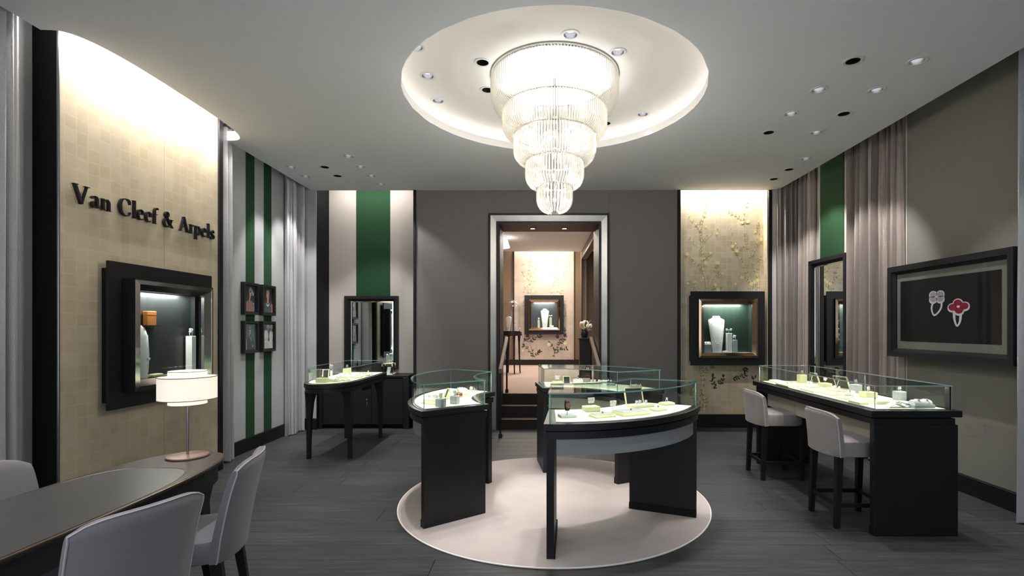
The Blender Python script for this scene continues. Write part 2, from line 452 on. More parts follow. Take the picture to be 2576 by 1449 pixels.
P_FILL = [(-2.2, 1.6, 1), (-2.2, 2.6, 1), (-1.0, .6, 1), (0.9, .6, 1), (2.6, .9, 1), (2.9, 2.2, 1), (-1.2, 2.4, 1), (1.3, 2.3, 1)]  # unseen downlights added to brighten surfaces facing the camera
DLR = 0.052

# ---- ceiling with real holes
def holed(mbx, outer, holes, z, up):
    """flat sheet: outer polygon minus circular holes (cx,cy,r,n)"""
    pts, edges = [], []
    def addloop(l):
        n = len(pts); pts.extend([Vector((p[0], p[1])) for p in l])
        edges.extend([(n + i, n + (i + 1) % len(l)) for i in range(len(l))])
    addloop(outer)
    for cx, cy, r, n in holes:
        addloop([(cx + r * math.cos(2 * PI * i / n), cy + r * math.sin(2 * PI * i / n)) for i in range(n)])
    vv, ee, ff, *_ = geometry.delaunay_2d_cdt(pts, edges, [], 0, 1e-6)
    def inside(p):
        c = False; n = len(outer)
        for i in range(n):
            x1, y1 = outer[i]; x2, y2 = outer[(i + 1) % n]
            if (y1 > p.y) != (y2 > p.y) and p.x < (x2 - x1) * (p.y - y1) / (y2 - y1) + x1: c = not c
        return c
    n0 = mbx.add([(q.x, q.y, z) for q in vv])
    for f in ff:
        c = sum((vv[i] for i in f), Vector((0, 0))) / 3
        if not inside(c): continue
        if any((c.x - hx) ** 2 + (c.y - hy) ** 2 < (r * .995) ** 2 for hx, hy, r, _ in holes): continue
        idx = [n0 + i for i in f]
        mbx.face(idx if up else idx[::-1])

cut = []                                     # the scoop in front of the gilded slab
CY0, CY1, CDEP = 3.39, 5.40, 0.275
for i in range(33):
    t = PI * i / 32
    yy = (CY0 + CY1) / 2 - (CY1 - CY0) / 2 * math.copysign(abs(math.cos(t)) ** 0.62, math.cos(t))
    cut.append((XLC + CDEP * abs(math.sin(t)) ** 0.55, yy))
outer = [(XRC, Y0), (XRC, YB), (XLC, YB)] + cut[::-1] + [(XLC, Y0)]
holes = [(DC[0], DC[1], DR, 96)] + [(x, y, DLR, 16) for x, y, l in P_RIGHT + P_LEFT + P_FILL]
mb = MB()
holed(mb, outer, holes, HC, False)
# edges of the dropped ceiling (12 cm deep), the lip of the scoop too
n = len(outer)
a = mb.add([(p[0], p[1], HC) for p in outer]); b = mb.add([(p[0], p[1], HC + .10) for p in outer])
for i in range(n):
    j = (i + 1) % n; mb.face((a + i, a + j, b + j, b + i))
ceiling = struct(mb.build('ceiling', 'ceil'), 'smooth grey ceiling with a round recess')
mb = MB()                                    # recess: lip, curve, flat disc
prof = [(DR, HC), (DR, HC + .075), (DR + .12, HC + .075), (DR + .12, ZD)]
nn = 96
loops = [[(DC[0] + r * math.cos(2 * PI * i / nn), DC[1] + r * math.sin(2 * PI * i / nn), z) for i in range(nn)] for r, z in prof]
mb.loft([l[::-1] for l in loops], cap=False)
holed(mb, [(p[0], p[1]) for p in loops[-1]], [(x, y, DLR, 16) for x, y, l in P_DOME], ZD, False)
o = mb.build('recess', 'dome', ceiling, smooth=True); o['label'] = 'white round ceiling recess'
mb = MB(); mb.tube([(DC[0] + (DR + .07) * math.cos(2 * PI * i / 72), DC[1] + (DR + .07) * math.sin(2 * PI * i / 72), HC + .088) for i in range(73)], .008, 5, cap=False)
o = mb.build('led_strip', 'led', o); o['label'] = 'light strip hidden behind the recess lip'
mb = MB(); mb.box(XL - .2, XR + .2, Y0, 8.06, ZT, ZT + .1)
struct(mb.build('ceiling_sky_block', 'ceil', None), 'added slab above the light slots, blocks sky light')  # roof added to keep sky light out of the room
mb = MB(); mb.box(XL, XLC + CDEP + .02, CY0 - .02, CY1 + .02, 3.70, 3.72)
mb.build('scoop_top', 'dome', ceiling)

# ---- left wall
mb = MB(); mb.box(XL - .15, XL, Y0, 8.05, 0, ZT)
wall_left = struct(mb.build('wall_left', 'wall_grey'), 'pale grey left wall with green stripes')
def wall_strip(par, wall, a, b, z0, z1, m, t=.012, name='stripe', off=0.0):
    q = MB()
    if wall == 'L': q.box(XL + off, XL + off + t, a, b, z0, z1)
    elif wall == 'R': q.box(XR - off - t, XR - off, a, b, z0, z1)
    else: q.box(a, b, wall - off - t, wall - off, z0, z1)
    return q.build(name, m, par)
for a, b, m in ((5.34, 6.035, 'wall_grey'), (6.04, 6.22, 'green'), (6.225, 6.428, 'wall_grey'), (6.433, 6.612, 'green'), (6.617, 7.36, 'wall_grey')):
    wall_strip(wall_left, 'L', a, b, .165, ZT, m, name='green_stripe' if m == 'green' else 'wall_panel')
mb = MB(); mb.bbox(XL, XL + .025, 5.32, YB, 0, .16, .004)
struct(mb.build('baseboard_left', 'black'), 'black baseboard along the left wall')
# gilded slab standing out of the left wall
GY0, GY1 = 3.52, 5.24
mb = MB(); mb.box(XL, XG - .012, GY0, GY1 + .06, 0, 3.70)
slab = struct(mb.build('wall_slab_left', 'black_matt'), 'projecting wall slab faced with champagne metal leaf')
mb = MB(); mb.box(XG - .012, XG, GY0 + .005, 4.498, .02, 3.70); mb.build('gilded_panel', 'gold', slab)
mb = MB(); mb.box(XG - .012, XG, 4.502, GY1, .02, 3.70); mb.build('gilded_panel', 'gold', slab)
mb = MB(); mb.bbox(XG - .03, XG + .015, GY1, GY1 + .07, 0, 3.70); mb.build('edge_trim', 'black', slab)
mb = MB(); mb.bbox(XG - .012, XG + .004, GY0 - .012, GY0 + .004, 0, 3.70); mb.build('edge_trim', 'steel', slab)
lamp('AREA', (XG + .20, 4.40, 3.685), W_COVE * 1.0, (1, .96, .9), size=1.7, size_y=.03, direction=(-.45, 0, -1), name='cove_strip')

# ---- right wall
mb = MB(); mb.box(XR, XR + .15, Y0, 8.05, 0, ZT)
wall_right = struct(mb.build('wall_right', 'wall_right'), 'warm grey right wall')
for a, b, m, nm in ((6.80, 7.36, 'wall_pink', 'wall_panel'), (5.265, 6.18, 'wall_pink', 'wall_panel'), (3.0, 5.26, 'wall_right', 'wall_panel')):
    wall_strip(wall_right, 'R', a, b, .165, ZT, m, name=nm)
mb = MB(); mb.box(3.75, XR, 6.19, 6.79, .165, ZT); pil = mb.build('pilaster', 'wall_pink', wall_right)
mb = MB(); mb.box(3.74, 3.75, 6.228, 6.753, .165, ZT); mb.build('green_stripe', 'green', pil)
mb = MB(); mb.bbox(XR - .025, XR, Y0, YB, 0, .16, .004)
struct(mb.build('baseboard_right', 'black'), 'black baseboard along the right wall')

# ---- back wall: main plane at YB, a striped niche on the left, a gilded niche on the right, the doorway
NLx0, NLx1, NLy = -3.30, -1.878, 7.80
NRx0, NRx1, NRy = 2.029, 3.318, 7.52
DX0, DX1, DZ1, DY1 = -.626, .840, 3.039, 8.05
mb = MB()
mb.box(XL, NLx0, YB, 8.05, 0, ZT); mb.box(NLx0, NLx1, NLy, 8.05, 0, ZT)
mb.box(NLx1, DX0, YB, 8.05, 0, ZT); mb.box(DX0, DX1, YB, 8.05, DZ1, ZT)
mb.box(DX1, NRx0, YB, 8.05, 0, ZT); mb.box(NRx0, NRx1, NRy, 8.05, 0, ZT); mb.box(NRx1, XR, YB, 8.05, 0, ZT)
wall_back = struct(mb.build('wall_back', 'black_matt'), 'mauve grey back wall with a doorway')
S = lambda a, b, z0, z1, m, nm, yy=YB, t=.012: wall_strip(wall_back, yy, a, b, z0, z1, m, t=t, name=nm)
S(XL + .02, NLx0 - .004, .165, ZT, 'wall_grey', 'wall_panel')
S(NLx0 + .002, -2.878, .12, ZT, 'wall_pink', 'wall_panel', NLy)
S(-2.874, -2.353, .12, ZT, 'green', 'green_stripe', NLy)
S(-2.349, NLx1 - .003, .12, ZT, 'wall_pink', 'wall_panel', NLy)
S(NLx1, -1.843, 0, HC + .2, 'black', 'edge_trim', YB, .03)
S(-1.840, -.779, .165, ZT, 'wall_back', 'wall_panel')
S(-.779, .983, 3.166, ZT, 'wall_back', 'wall_panel')
S(.986, 1.984, .165, ZT, 'wall_back', 'wall_panel')
S(1.988, 2.029, 0, HC + .2, 'black', 'edge_trim', YB, .03)
S(NRx1, 3.365, 0, HC + .2, 'black', 'edge_trim', YB, .03)
S(3.368, XR - .02, .165, ZT, 'wall_pink', 'wall_panel')
NRm = (NRx0 + NRx1) / 2
S(NRx0 + .001, NRm - .001, .20, ZT, 'gold2', 'gilded_panel', NRy)
S(NRm + .001, NRx1 - .001, .20, ZT, 'gold2', 'gilded_panel', NRy)
mb = MB(); mb.box(NRx1 - .008, NRx1, YB + .01, NRy - .014, .2, ZT); mb.build('gilded_return', 'gold2', wall_back)
mb = MB()
for a, b in ((XL + .03, NLx0), (-1.84, -.78), (.985, 1.985), (3.37, XR - .03)): mb.bbox(a, b, YB - .025, YB, 0, .16)
mb.bbox(NRx0 + .002, NRx1 - .002, NRy - .03, NRy, 0, .2)
struct(mb.build('baseboard_back', 'black'), 'black baseboard along the back wall')
lamp('AREA', (NRm, YB + .05, 3.66), W_COVE * 1.25, (1, .96, .89), size=1.2, size_y=.03, direction=(0, .28, -1), name='cove_strip')
lamp('AREA', ((NLx0 + NLx1) / 2, YB + .08, 3.70), W_COVE * .22, (1, .95, .88), size=1.2, size_y=.03, direction=(0, .5, -1), name='cove_strip')

# ---- doorway trim: black outer bead, silver-leaf band, black inner bead, black reveal
def door_band(u0, u1, v1, t, y0, y1, m, nm, par, bev=0):
    q = MB(); v0 = 0.0
    def quad(o, i):
        pass
    o = [(u0, v0), (u0, v1), (u1, v1), (u1, v0)]; i = [(u0 + t, v0), (u0 + t, v1 - t), (u1 - t, v1 - t), (u1 - t, v0)]
    for k in range(3):
        A, B, Ci, D = o[k], o[k + 1], i[k + 1], i[k]
        n0 = q.add([(A[0], y0, A[1]), (B[0], y0, B[1]), (Ci[0], y0 + bev, Ci[1]), (D[0], y0 + bev, D[1]), (A[0], y1, A[1]), (B[0], y1, B[1]), (Ci[0], y1, Ci[1]), (D[0], y1, D[1])])
        for f in ((3, 2, 1, 0), (4, 5, 6, 7), (0, 1, 5, 4), (2, 3, 7, 6), (1, 2, 6, 5), (3, 0, 4, 7)): q.face([n0 + z for z in f])
    return q.build(nm, m, par)
dfr = bpy.data.objects.new('door_1', None); C.objects.link(dfr); struct(dfr, 'doorway framed by a silver leaf band')
door_band(-.779, .983, 3.162, .03, YB - .05, YB + .02, 'black', 'outer_bead', dfr)
door_band(-.749, .953, 3.132, .088, YB - .042, YB + .02, 'silver', 'silver_band', dfr, .02)
door_band(-.661, .865, 3.044, .035, YB - .05, YB + .02, 'black', 'inner_bead', dfr)
mb = MB(); mb.box(DX0 - .001, DX0 + .01, YB + .02, DY1, 0, DZ1); mb.build('jamb', 'darkbrown', dfr)
mb = MB(); mb.box(DX1 - .01, DX1 + .001, YB + .02, DY1, 0, DZ1); mb.build('jamb', 'darkbrown', dfr)
mb = MB(); mb.box(DX0 + .01, DX1 - .01, YB + .02, DY1, DZ1 - .01, DZ1 + .001); mb.build('soffit', 'darkbrown', dfr)
for px in (1340, 1420):
    x = (px - CX) / FPX * 7.75
    q = MB(); q.bbox(x - .05, x + .05, 7.72, 7.80, DZ1 - .018, DZ1 - .011, .002); hs = q.build('spot_housing', 'black', dfr)
    q = MB(); q.box(x - .03, x + .03, 7.735, 7.785, DZ1 - .021, DZ1 - .0185); q.build('spot_lens', 'lens', hs)
    lamp('SPOT', (x, 7.75, DZ1 - .03), 16, (1, .87, .7), size=.03, angle=80, name='door_spot')

# ---- steps up to the second room
FZ = .445
steps = bpy.data.objects.new('steps', None); C.objects.link(steps); struct(steps, 'dark carpeted steps rising through the doorway')
sx0, sx1 = DX0 + .012, DX1 - .012
for k, (y0_, z0_, z1_) in enumerate(((YB + .005, 0, .14), (YB + .29, .14, .294), (YB + .57, .294, FZ))):
    q = MB(); q.box(sx0, sx1, y0_, 8.05, z0_ if k else 0.001, z1_); st = q.build('step', 'darkbrown', steps)
    q = MB(); q.bbox(sx0, sx1, y0_ - .012, y0_ + .05, z1_, z1_ + .008, .002); q.build('nosing', 'brass', st)
for k in range(26):
    x = sx0 + .04 + k * .054
    if x < sx1 - .02:
        q = MB(); q.box(x, x + .016, YB + .66, YB + .78, FZ, FZ + .005); q.build('grip_strip', 'steel', steps)

# ---- second room
IY1 = 14.04; IX0, IX1 = -2.6, 1.08; IZ = 3.56
mb = MB(); mb.box(IX0, IX1 + 2.5, 8.05, IY1 + .1, FZ - .12, FZ)
struct(mb.build('floor_inner', 'carpet'), 'beige carpet of the second room')
mb = MB(); mb.box(IX0, IX1 + 2.5, 8.05, IY1 - .35, IZ, IZ + .1)
struct(mb.build('ceiling_inner', 'ceil'), 'warm white ceiling of the second room')
mb = MB(); mb.box(IX0, IX1 + 2.5, IY1 - .35, IY1 + .1, IZ + .35, IZ + .4); mb.box(IX0, IX1 + 2.5, IY1 - .37, IY1 - .35, IZ, IZ + .4)
struct(mb.build('ceiling_cove', 'ceil'), 'light slot over the floral panel')
mb = MB(); mb.box(IX0, IX1 + 2.5, IY1, IY1 + .1, FZ, IZ + .4)
wib = struct(mb.build('wall_inner_back', 'brown_wall'), 'end wall of the second room')
q = MB(); q.box(-.766, .883, IY1 - .04, IY1 - .002, FZ + .15, IZ + .34); q.build('gilded_panel', 'gold3', wib)
q = MB(); q.box(-.79, -.766, IY1 - .05, IY1 - .002, FZ + .15, IZ + .34); q.build('edge_trim', 'black', wib)
q = MB(); q.box(.883, .90, IY1 - .05, IY1 - .002, FZ + .15, IZ + .34); q.build('edge_trim', 'silver', wib)
q = MB(); q.box(IX0, IX1, IY1 - .06, IY1 - .002, FZ, FZ + .15); struct(q.build('baseboard_inner', 'darkbrown'), 'dark baseboard of the second room')
mb = MB(); mb.box(IX0 - .1, IX0, 8.05, IY1, FZ, IZ + .4); struct(mb.build('wall_inner_left', 'brown_wall'), 'left wall of the second room')
mb = MB()
mb.box(IX1, IX1 + .12, 13.5, IY1, FZ, IZ + .4); mb.box(IX1, IX1 + .12, 8.05, 10.2, FZ, IZ + .4); mb.box(IX1, IX1 + .12, 10.2, 13.5, 3.31, IZ + .4)
wir = struct(mb.build('wall_inner_right', 'brown_wall'), 'right wall of the second room with a dark opening')
q = MB(); q.box(IX1 - .02, IX1, 13.42, 13.5, FZ, 3.31); q.box(IX1 - .02, IX1, 10.2, 13.5, 3.31, 3.37); q.build('opening_trim', 'black', wir)
mb = MB(); mb.box(IX1 + 1.3, IX1 + 1.4, 8.05, IY1, FZ, IZ); struct(mb.build('wall_inner_alcove', 'darkglass'), 'dark wall beyond the opening')
for lx, ly, e in ((.3, 9.6, 44), (-.4, 11.8, 48), (.3, 13.2, 40)):
    lamp('AREA', (lx, ly, IZ - .01), e, (1, .89, .79), size=.5, name='room_light')
lamp('AREA', (.06, IY1 - .2, IZ + .30), 22, (1, .9, .78), size=1.6, size_y=.05, direction=(0, .3, -1), name='cove_strip')

# unseen front wall: openings added to let sky fill light in
mb = MB()
for a, b in ((XL, -2.9), (-1.3, -1.1), (1.2, 1.4), (3.1, XR)): mb.box(a, b, Y0 - .2, Y0, 0, ZT)
mb.box(XL, XR, Y0 - .2, Y0, 3.3, ZT); mb.box(XL, XR, Y0 - .2, Y0, 0, .3)
struct(mb.build('wall_front', 'black_matt'), 'unseen front wall with openings added for sky fill light')

# ------------------------------------------------------------------ curtains
def curtain(label, path, z0, z1, folds, amp, m, side=1, seed=0, group=None, taper=1.0):
    rnd = random.Random(seed)
    pts = [Vector(p) for p in path]; segs = [(b - a).length for a, b in zip(pts, pts[1:])]; L = sum(segs)
    N = folds * 12; ph = rnd.uniform(0, 6)
    wob = [rnd.uniform(.6, 1.25) for _ in range(folds + 2)]
    def at(s):
        d = s * L
        for i, sl in enumerate(segs):
            if d <= sl or i == len(segs) - 1:
                t = (pts[i + 1] - pts[i]).normalized(); return pts[i] + t * min(d, sl), Vector((-t.y, t.x)) * side
            d -= sl
    rows = [z0 + (z1 - z0) * k / 9 for k in range(10)]
    loops = []
    for zi, z in enumerate(rows):
        f = (z - z0) / (z1 - z0)
        front, back = [], []
        for i in range(N + 1):
            s = i / N; p, nn_ = at(s); u = s * folds + .06 * math.sin(3 * f + ph)
            k = wob[min(int(max(u, 0)), folds)]
            w_ = amp * k * (.75 + .25 * (1 - f)) * (.5 + .5 * math.sin(2 * PI * u)) + .25 * amp * math.sin(2 * PI * u * 1.7 + ph + f)
            w_ = max(w_ * (1 - (1 - taper) * min(1, max(0, (s - .4) / .25))), 0.002)
            zz = z + (0.012 * math.sin(u * 5 + ph) if zi == 0 else 0)
            q = p + nn_ * w_; front.append((q.x, q.y, zz)); q2 = p + nn_ * (w_ - .012 if w_ > .02 else -.010); back.append((q2.x, q2.y, zz))
        loops.append(front + back[::-1])
    q = MB(); q.loft(loops, cap=False)
    # close ends top and bottom with quads
    n = N + 1
    for base, flip in ((0, False), ((len(rows) - 1) * 2 * n, True)):
        for i in range(N):
            f_ = (base + i, base + i + 1, base + 2 * n - 2 - i, base + 2 * n - 1 - i); q.face(f_ if flip else f_[::-1])
    t = thing('curtain', label, 'curtain', (pts[0].x, pts[0].y, 0), 0, group)
    o = q.build('drape', m, t, smooth=True); o.location = (-pts[0].x, -pts[0].y, 0)
    h = MB(); h.tube([(p.x, p.y, z1 + .02) for p in pts], .012, 6); o2 = h.build('curtain_track', 'steel', t); o2.location = o.location
    return t
curtain('silver grey curtain left of the gilded slab with the sign', [(-3.50, 2.6), (-3.50, 3.36)], .012, 3.80, 8, .09, 'curtain_l', -1, 1)
curtain('narrow silver grey curtain between the gilded slab and the four framed portraits', [(-3.53, 5.36), (-3.53, 5.66)], .012, 3.80, 5, .07, 'curtain_l', -1, 2)
curtain('silver grey curtain in the back left corner behind the oval display table', [(-3.53, 6.88), (-3.53, 7.16), (-3.51, 7.30), (-3.45, 7.30)], .012, 3.80, 8, .09, 'curtain_l', -1, 3)
curtain('taupe curtain in the back right corner beside the gilded niche', [(3.42, 7.33), (3.66, 7.33), (3.80, 7.24), (3.80, 6.98)], .012, 3.80, 8, .10, 'curtain_r', -1, 4)
curtain('wide taupe curtain between the tall mirror and the picture of rings', [(3.79, 6.02), (3.79, 5.66), (3.822, 5.5), (3.822, 5.28)], .012, 3.80, 9, .14, 'curtain_r', -1, 5, None, .38)
curtain('grey curtain at the right edge of the view, nearest the stool counter', [(3.78, 3.86), (3.78, 3.2)], .012, 3.80, 7, .12, 'curtain_l', -1, 6)

# ------------------------------------------------------------------ lettering on the left slab
def cr(pts, n=7):
    out = []
    P = [pts[0]] + list(pts) + [pts[-1]]
    for i in range(1, len(P) - 2):
        p0, p1, p2, p3 = P[i - 1], P[i], P[i + 1], P[i + 2]
        for k in range(n):
            t = k / n
            out.append(tuple(.5 * ((2 * b) + (-a + c) * t + (2 * a - 5 * b + 4 * c - d) * t * t + (-a + 3 * b - 3 * c + d) * t ** 3) for a, b, c, d in zip(p0, p1, p2, p3)))
    out.append(tuple(pts[-1])); return out
def stroke(mbx, pts, y0, y1, sx, sz, ox, oz):
    pts = cr(pts) if len(pts) > 2 else pts
    L, R = [], []
    for i, (x, z, hw) in enumerate(pts):
        a = pts[max(i - 1, 0)]; b = pts[min(i + 1, len(pts) - 1)]
        dx, dz = b[0] - a[0], b[1] - a[1]; l = math.hypot(dx, dz) or 1
        nx, nz = -dz / l, dx / l; hw = max(hw, .008)
        L.append((ox + (x + nx * hw) * sx, oz + (z + nz * hw) * sz)); R.append((ox + (x - nx * hw) * sx, oz + (z - nz * hw) * sz))
    for i in range(len(pts) - 1):
        mbx.slab([R[i], R[i + 1], L[i + 1], L[i]], y0, y1)
GL = {
 'V': (.97, [[(.10, .99, .07), (.47, 0.0, .07)], [(.80, .99, .03), (.48, 0, .03)], [(0, .985, .018), (.27, .985, .018)], [(.66, .985, .018), (.95, .985, .018)]]),
 'a': (.58, [[(.07, .47, .045), (.11, .58, .03), (.24, .625, .02), (.36, .55, .055), (.385, .42, .065), (.385, .14, .065), (.43, .03, .035), (.55, .03, .01)], [(.36, .37, .02), (.19, .33, .025), (.085, .23, .05), (.10, .08, .055), (.21, .005, .03), (.36, .1, .015)]]),
 'n': (.67, [[(.14, .62, .065), (.14, 0, .065)], [(.17, .44, .015), (.29, .59, .025), (.42, .585, .045), (.505, .45, .065), (.51, .2, .065), (.51, 0, .065)], [(.01, .6, .015), (.14, .61, .018)], [(.03, .015, .015), (.26, .015, .015)], [(.40, .015, .015), (.63, .015, .015)]]),
 'C': (.90, [[(.80, .70, .015), (.73, .93, .045), (.5, 1.0, .02), (.22, .88, .055), (.10, .5, .09), (.22, .13, .06), (.5, 0, .022), (.72, .07, .02), (.81, .27, .012)]]),
 'l': (.32, [[(.16, 1.05, .065), (.16, 0, .065)], [(.04, 1.035, .015), (.16, 1.04, .015)], [(.05, .015, .015), (.27, .015, .015)]]),
 'e': (.57, [[(.09, .345, .016), (.50, .345, .018)], [(.46, .35, .05), (.43, .52, .05), (.29, .62, .02), (.13, .53, .045), (.085, .3, .07), (.15, .09, .05), (.31, .005, .025), (.50, .11, .01)]]),
 'f': (.42, [[(.17, 0, .065), (.17, .5, .065), (.18, .82, .06), (.26, .99, .03), (.37, 1.01, .03), (.44, .93, .05)], [(.02, .6, .018), (.38, .6, .018)], [(.06, .015, .015), (.30, .015, .015)]]),
 '&': (.90, [[(.25, .72, .03), (.36, .56, .055), (.62, .18, .06), (.84, .01, .012)], [(.30, .60, .04), (.17, .76, .055), (.24, .95, .03), (.38, .95, .03), (.44, .78, .055), (.30, .60, .03)], [(.31, .6, .02), (.11, .42, .05), (.08, .2, .07), (.24, .02, .04), (.48, .06, .03), (.66, .3, .02), (.72, .5, .015)], [(.60, .515, .016), (.86, .515, .016)]]),
 'A': (.94, [[(.12, 0, .028), (.46, 1, .028)], [(.44, 1, .07), (.81, 0, .07)], [(.22, .33, .02), (.68, .33, .02)], [(0, .015, .016), (.26, .015, .016)], [(.64, .015, .016), (.95, .015, .016)]]),
 'r': (.47, [[(.14, .62, .065), (.14, 0, .065)], [(.17, .42, .015), (.28, .57, .03), (.40, .57, .065)], [(.01, .6, .015), (.14, .61, .018)], [(.03, .015, .015), (.26, .015, .015)]]),
 'p': (.66, [[(.14, .62, .065), (.14, -.32, .065)], [(.17, .45, .015), (.30, .605, .025), (.47, .54, .05), (.55, .31, .07), (.47, .07, .05), (.31, 0, .025), (.17, .1, .015)], [(.01, .6, .015), (.14, .61, .018)], [(.03, -.305, .015), (.26, -.305, .015)]]),
 's': (.49, [[(.41, .45, .012), (.36, .59, .03), (.23, .62, .025), (.11, .5, .045), (.17, .36, .06), (.34, .26, .065), (.42, .13, .05), (.27, .005, .025), (.13, .02, .03), (.07, .17, .012)]]),
}
TXT = 'Van Cleef & Arpels'
tot = sum(.42 if ch == ' ' else GL[ch][0] for ch in TXT)
SY0, SY1, CAPH = 3.60, 5.16, .137
sxs = (SY1 - SY0) / tot
sign = thing('shop_sign', 'raised black serif lettering across the gilded wall slab', 'sign', (XG, SY0, 2.398), PI / 2)
cur = 0
for ch in TXT:
    if ch == ' ': cur += .42 * sxs; continue
    q = MB()
    for st in GL[ch][1]: stroke(q, [(x_, z_, h_ * .9) for x_, z_, h_ in st], -.030, -.008, sxs * .93, CAPH, cur, 0)
    q.build('letter', 'black', sign)
    cur += GL[ch][0] * sxs

# ------------------------------------------------------------------ jewellery displays (all local: x right, -y to the front, z up)
def clover(q, x, y, z, r, mi=0):
    for a in range(4):
        q.sphere((x + r * .62 * math.cos(a * PI / 2 + .6), y - .1 * r, z + r * .62 * math.sin(a * PI / 2 + .6)), r * .55, 6, 4, mi)
    q.sphere((x, y - r * .4, z), r * .35, 6, 3, mi)
def ringband(q, x, y, z, r, th=.0022):
    q.tube([(x + r * math.cos(2 * PI * i / 14), y, z + r * math.sin(2 * PI * i / 14)) for i in range(15)], th, 5, cap=False)
def jewel(q, kind, z):
    if kind == 'ring':
        ringband(q, 0, 0, z + .010, .010); clover(q, 0, 0, z + .026, .010)
    elif kind == 'rings':
        for dx in (-.035, 0, .035): ringband(q, dx, 0, z + .009, .009); clover(q, dx, 0, z + .022, .008)
    elif kind == 'flowers':
        for dx, dy in ((-.04, .0), (.0, .012), (.042, -.006)): clover(q, dx, dy, z + .016, .014); q.tube([(dx, dy, z), (dx, dy, z + .014)], .002, 5)
    elif kind == 'chain':
        pts = [(.055 * math.sin(t), .03 * math.cos(t) - .01, z + .003) for t in [i * 2 * PI / 20 for i in range(21)]]
        q.tube(pts, .002, 5)
        for i in range(0, 20, 4): clover(q, pts[i][0], pts[i][1], z + .006, .008)
    elif kind == 'stud':
        clover(q, 0, 0, z + .006, .008)
def it_tray(loc, rz, w_, d_, h_, jw, label, m='cream', pad='pad'):
    t = thing('display_tray', label, 'tray', loc, rz)
    q = MB(); q.bbox(-w_ / 2, w_ / 2, -d_ / 2, d_ / 2, 0, h_, .003); q.build('tray_base', m, t)
    q = MB(); q.bbox(-w_ / 2 + .008, w_ / 2 - .008, -d_ / 2 + .008, d_ / 2 - .008, h_, h_ + .004, .0015); q.build('tray_pad', pad, t)
    if jw: q = MB(); jewel(q, jw, h_ + .004); q.build('jewel', 'jewel' if jw != 'stud' else 'rosegold', t, smooth=True)
    return t
def it_cube(loc, rz, s_, h_, jw, label, m='greybox'):
    t = thing('display_block', label, 'display block', loc, rz)
    q = MB(); q.bbox(-s_ / 2, s_ / 2, -s_ / 2, s_ / 2, 0, h_, .003); q.build('block', m, t)
    if jw:
        q = MB(); q.tube([(0, 0, h_), (0, 0, h_ + .018)], .0025, 6); q.build('stem', 'steel', t)
        q = MB(); clover(q, 0, 0, h_ + .03, .016); ringband(q, 0, 0, h_ + .014, .011); q.build('jewel', 'jewel', t, smooth=True)
    return t
def it_easel(loc, rz, w_, h_, label):
    t = thing('easel_card', label, 'easel card', loc, rz)
    q = MB()
    frame4(q, -w_ / 2, w_ / 2, 0, h_, .009, -.010, 0); o = q.build('card_frame', 'cream', t); o.rotation_euler = (-.35, 0, 0)
    q = MB(); q.box(-w_ / 2 + .008, w_ / 2 - .008, -.004, -.001, .008, h_ - .008); o = q.build('dark_panel', 'darkglass', t); o.rotation_euler = (-.35, 0, 0)
    q = MB(); q.tube([(0, h_ * .33, h_ * .80), (0, h_ * .62, .003)], .003, 6); q.build('back_strut', 'cream', t)
    return t
def it_earcard(loc, rz, label, box=True):
    t = thing('earring_stand', label, 'earring stand', loc, rz); h0 = 0
    if box: q = MB(); q.bbox(-.055, .055, -.045, .045, 0, .035, .003); q.build('stand_base', 'cream', t); h0 = .035
    q = MB(); q.tube([(0, 0, h0), (0, 0, h0 + .03)], .002, 6); q.build('stem', 'steel', t)
    q = MB(); q.slab([(-.022, h0 + .022), (.022, h0 + .022), (.027, h0 + .062), (-.027, h0 + .062)], -.003, 0); q.build('card', 'pad', t)
    q = MB(); clover(q, -.015, -.006, h0 + .045, .011); clover(q, .016, -.006, h0 + .047, .011); q.build('earrings', 'jewel', t, smooth=True)
    return t
def it_cushion(loc, rz, label, w_=.12, m='white', bm='greybox'):
    t = thing('bracelet_cushion', label, 'bracelet display', loc, rz)
    q = MB(); q.bbox(-w_ / 2 - .012, w_ / 2 + .012, -.042, .042, 0, .022, .003); q.build('cushion_base', bm, t)
    q = MB(); loops = []
    for x in (-w_ / 2, -w_ / 2 + .01, w_ / 2 - .01, w_ / 2):
        rr = .032 if abs(x) > w_ / 2 - .005 else .036
        loops.append([(x, rr * math.cos(PI * i / 10), .022 + rr * math.sin(PI * i / 10)) for i in range(11)])
    q.loft(loops); q.build('cushion', m, t, smooth=True)
    q = MB()
    for x in (-w_ * .22, w_ * .25):
        q.tube([(x + .006 * math.sin(i), .0385 * math.cos(PI * i / 10), .022 + .0385 * math.sin(PI * i / 10)) for i in range(11)], .003, 6)
        clover(q, x, -.02, .022 + .036, .008)
    q.build('bracelet', 'jewel', t, smooth=True)
    return t
def it_watch(loc, rz, label):
    t = thing('watch_stand', label, 'watch', loc, rz)
    q = MB(); q.bbox(-.055, .055, -.045, .045, 0, .016, .003); q.build('stand_base', 'greybox', t)
    q = MB(); q.tube([(0, 0, .016), (0, 0, .045)], .0025, 6); q.build('stem', 'steel', t)
    q = MB(); loops = []
    for i in range(19):
        a = 2 * PI * i / 18 - PI / 2
        loops.append([(x, .026 * math.cos(a) + yo * math.cos(a), .078 + .034 * math.sin(a) + yo * math.sin(a)) for x, yo in ((-.011, 0), (.011, 0), (.011, .003), (-.011, .003))])
    q.loft(loops, cap=False); q.build('strap', 'darkbrown', t, smooth=True)
    q = MB(); q.lathe([(.001, -.004), (.018, -.004), (.018, .004), (.001, .004)], 16); o = q.build('watch_case', 'rosegold', t, smooth=True); o.location = (0, -.031, .082); o.rotation_euler = (PI / 2, 0, 0)
    return t
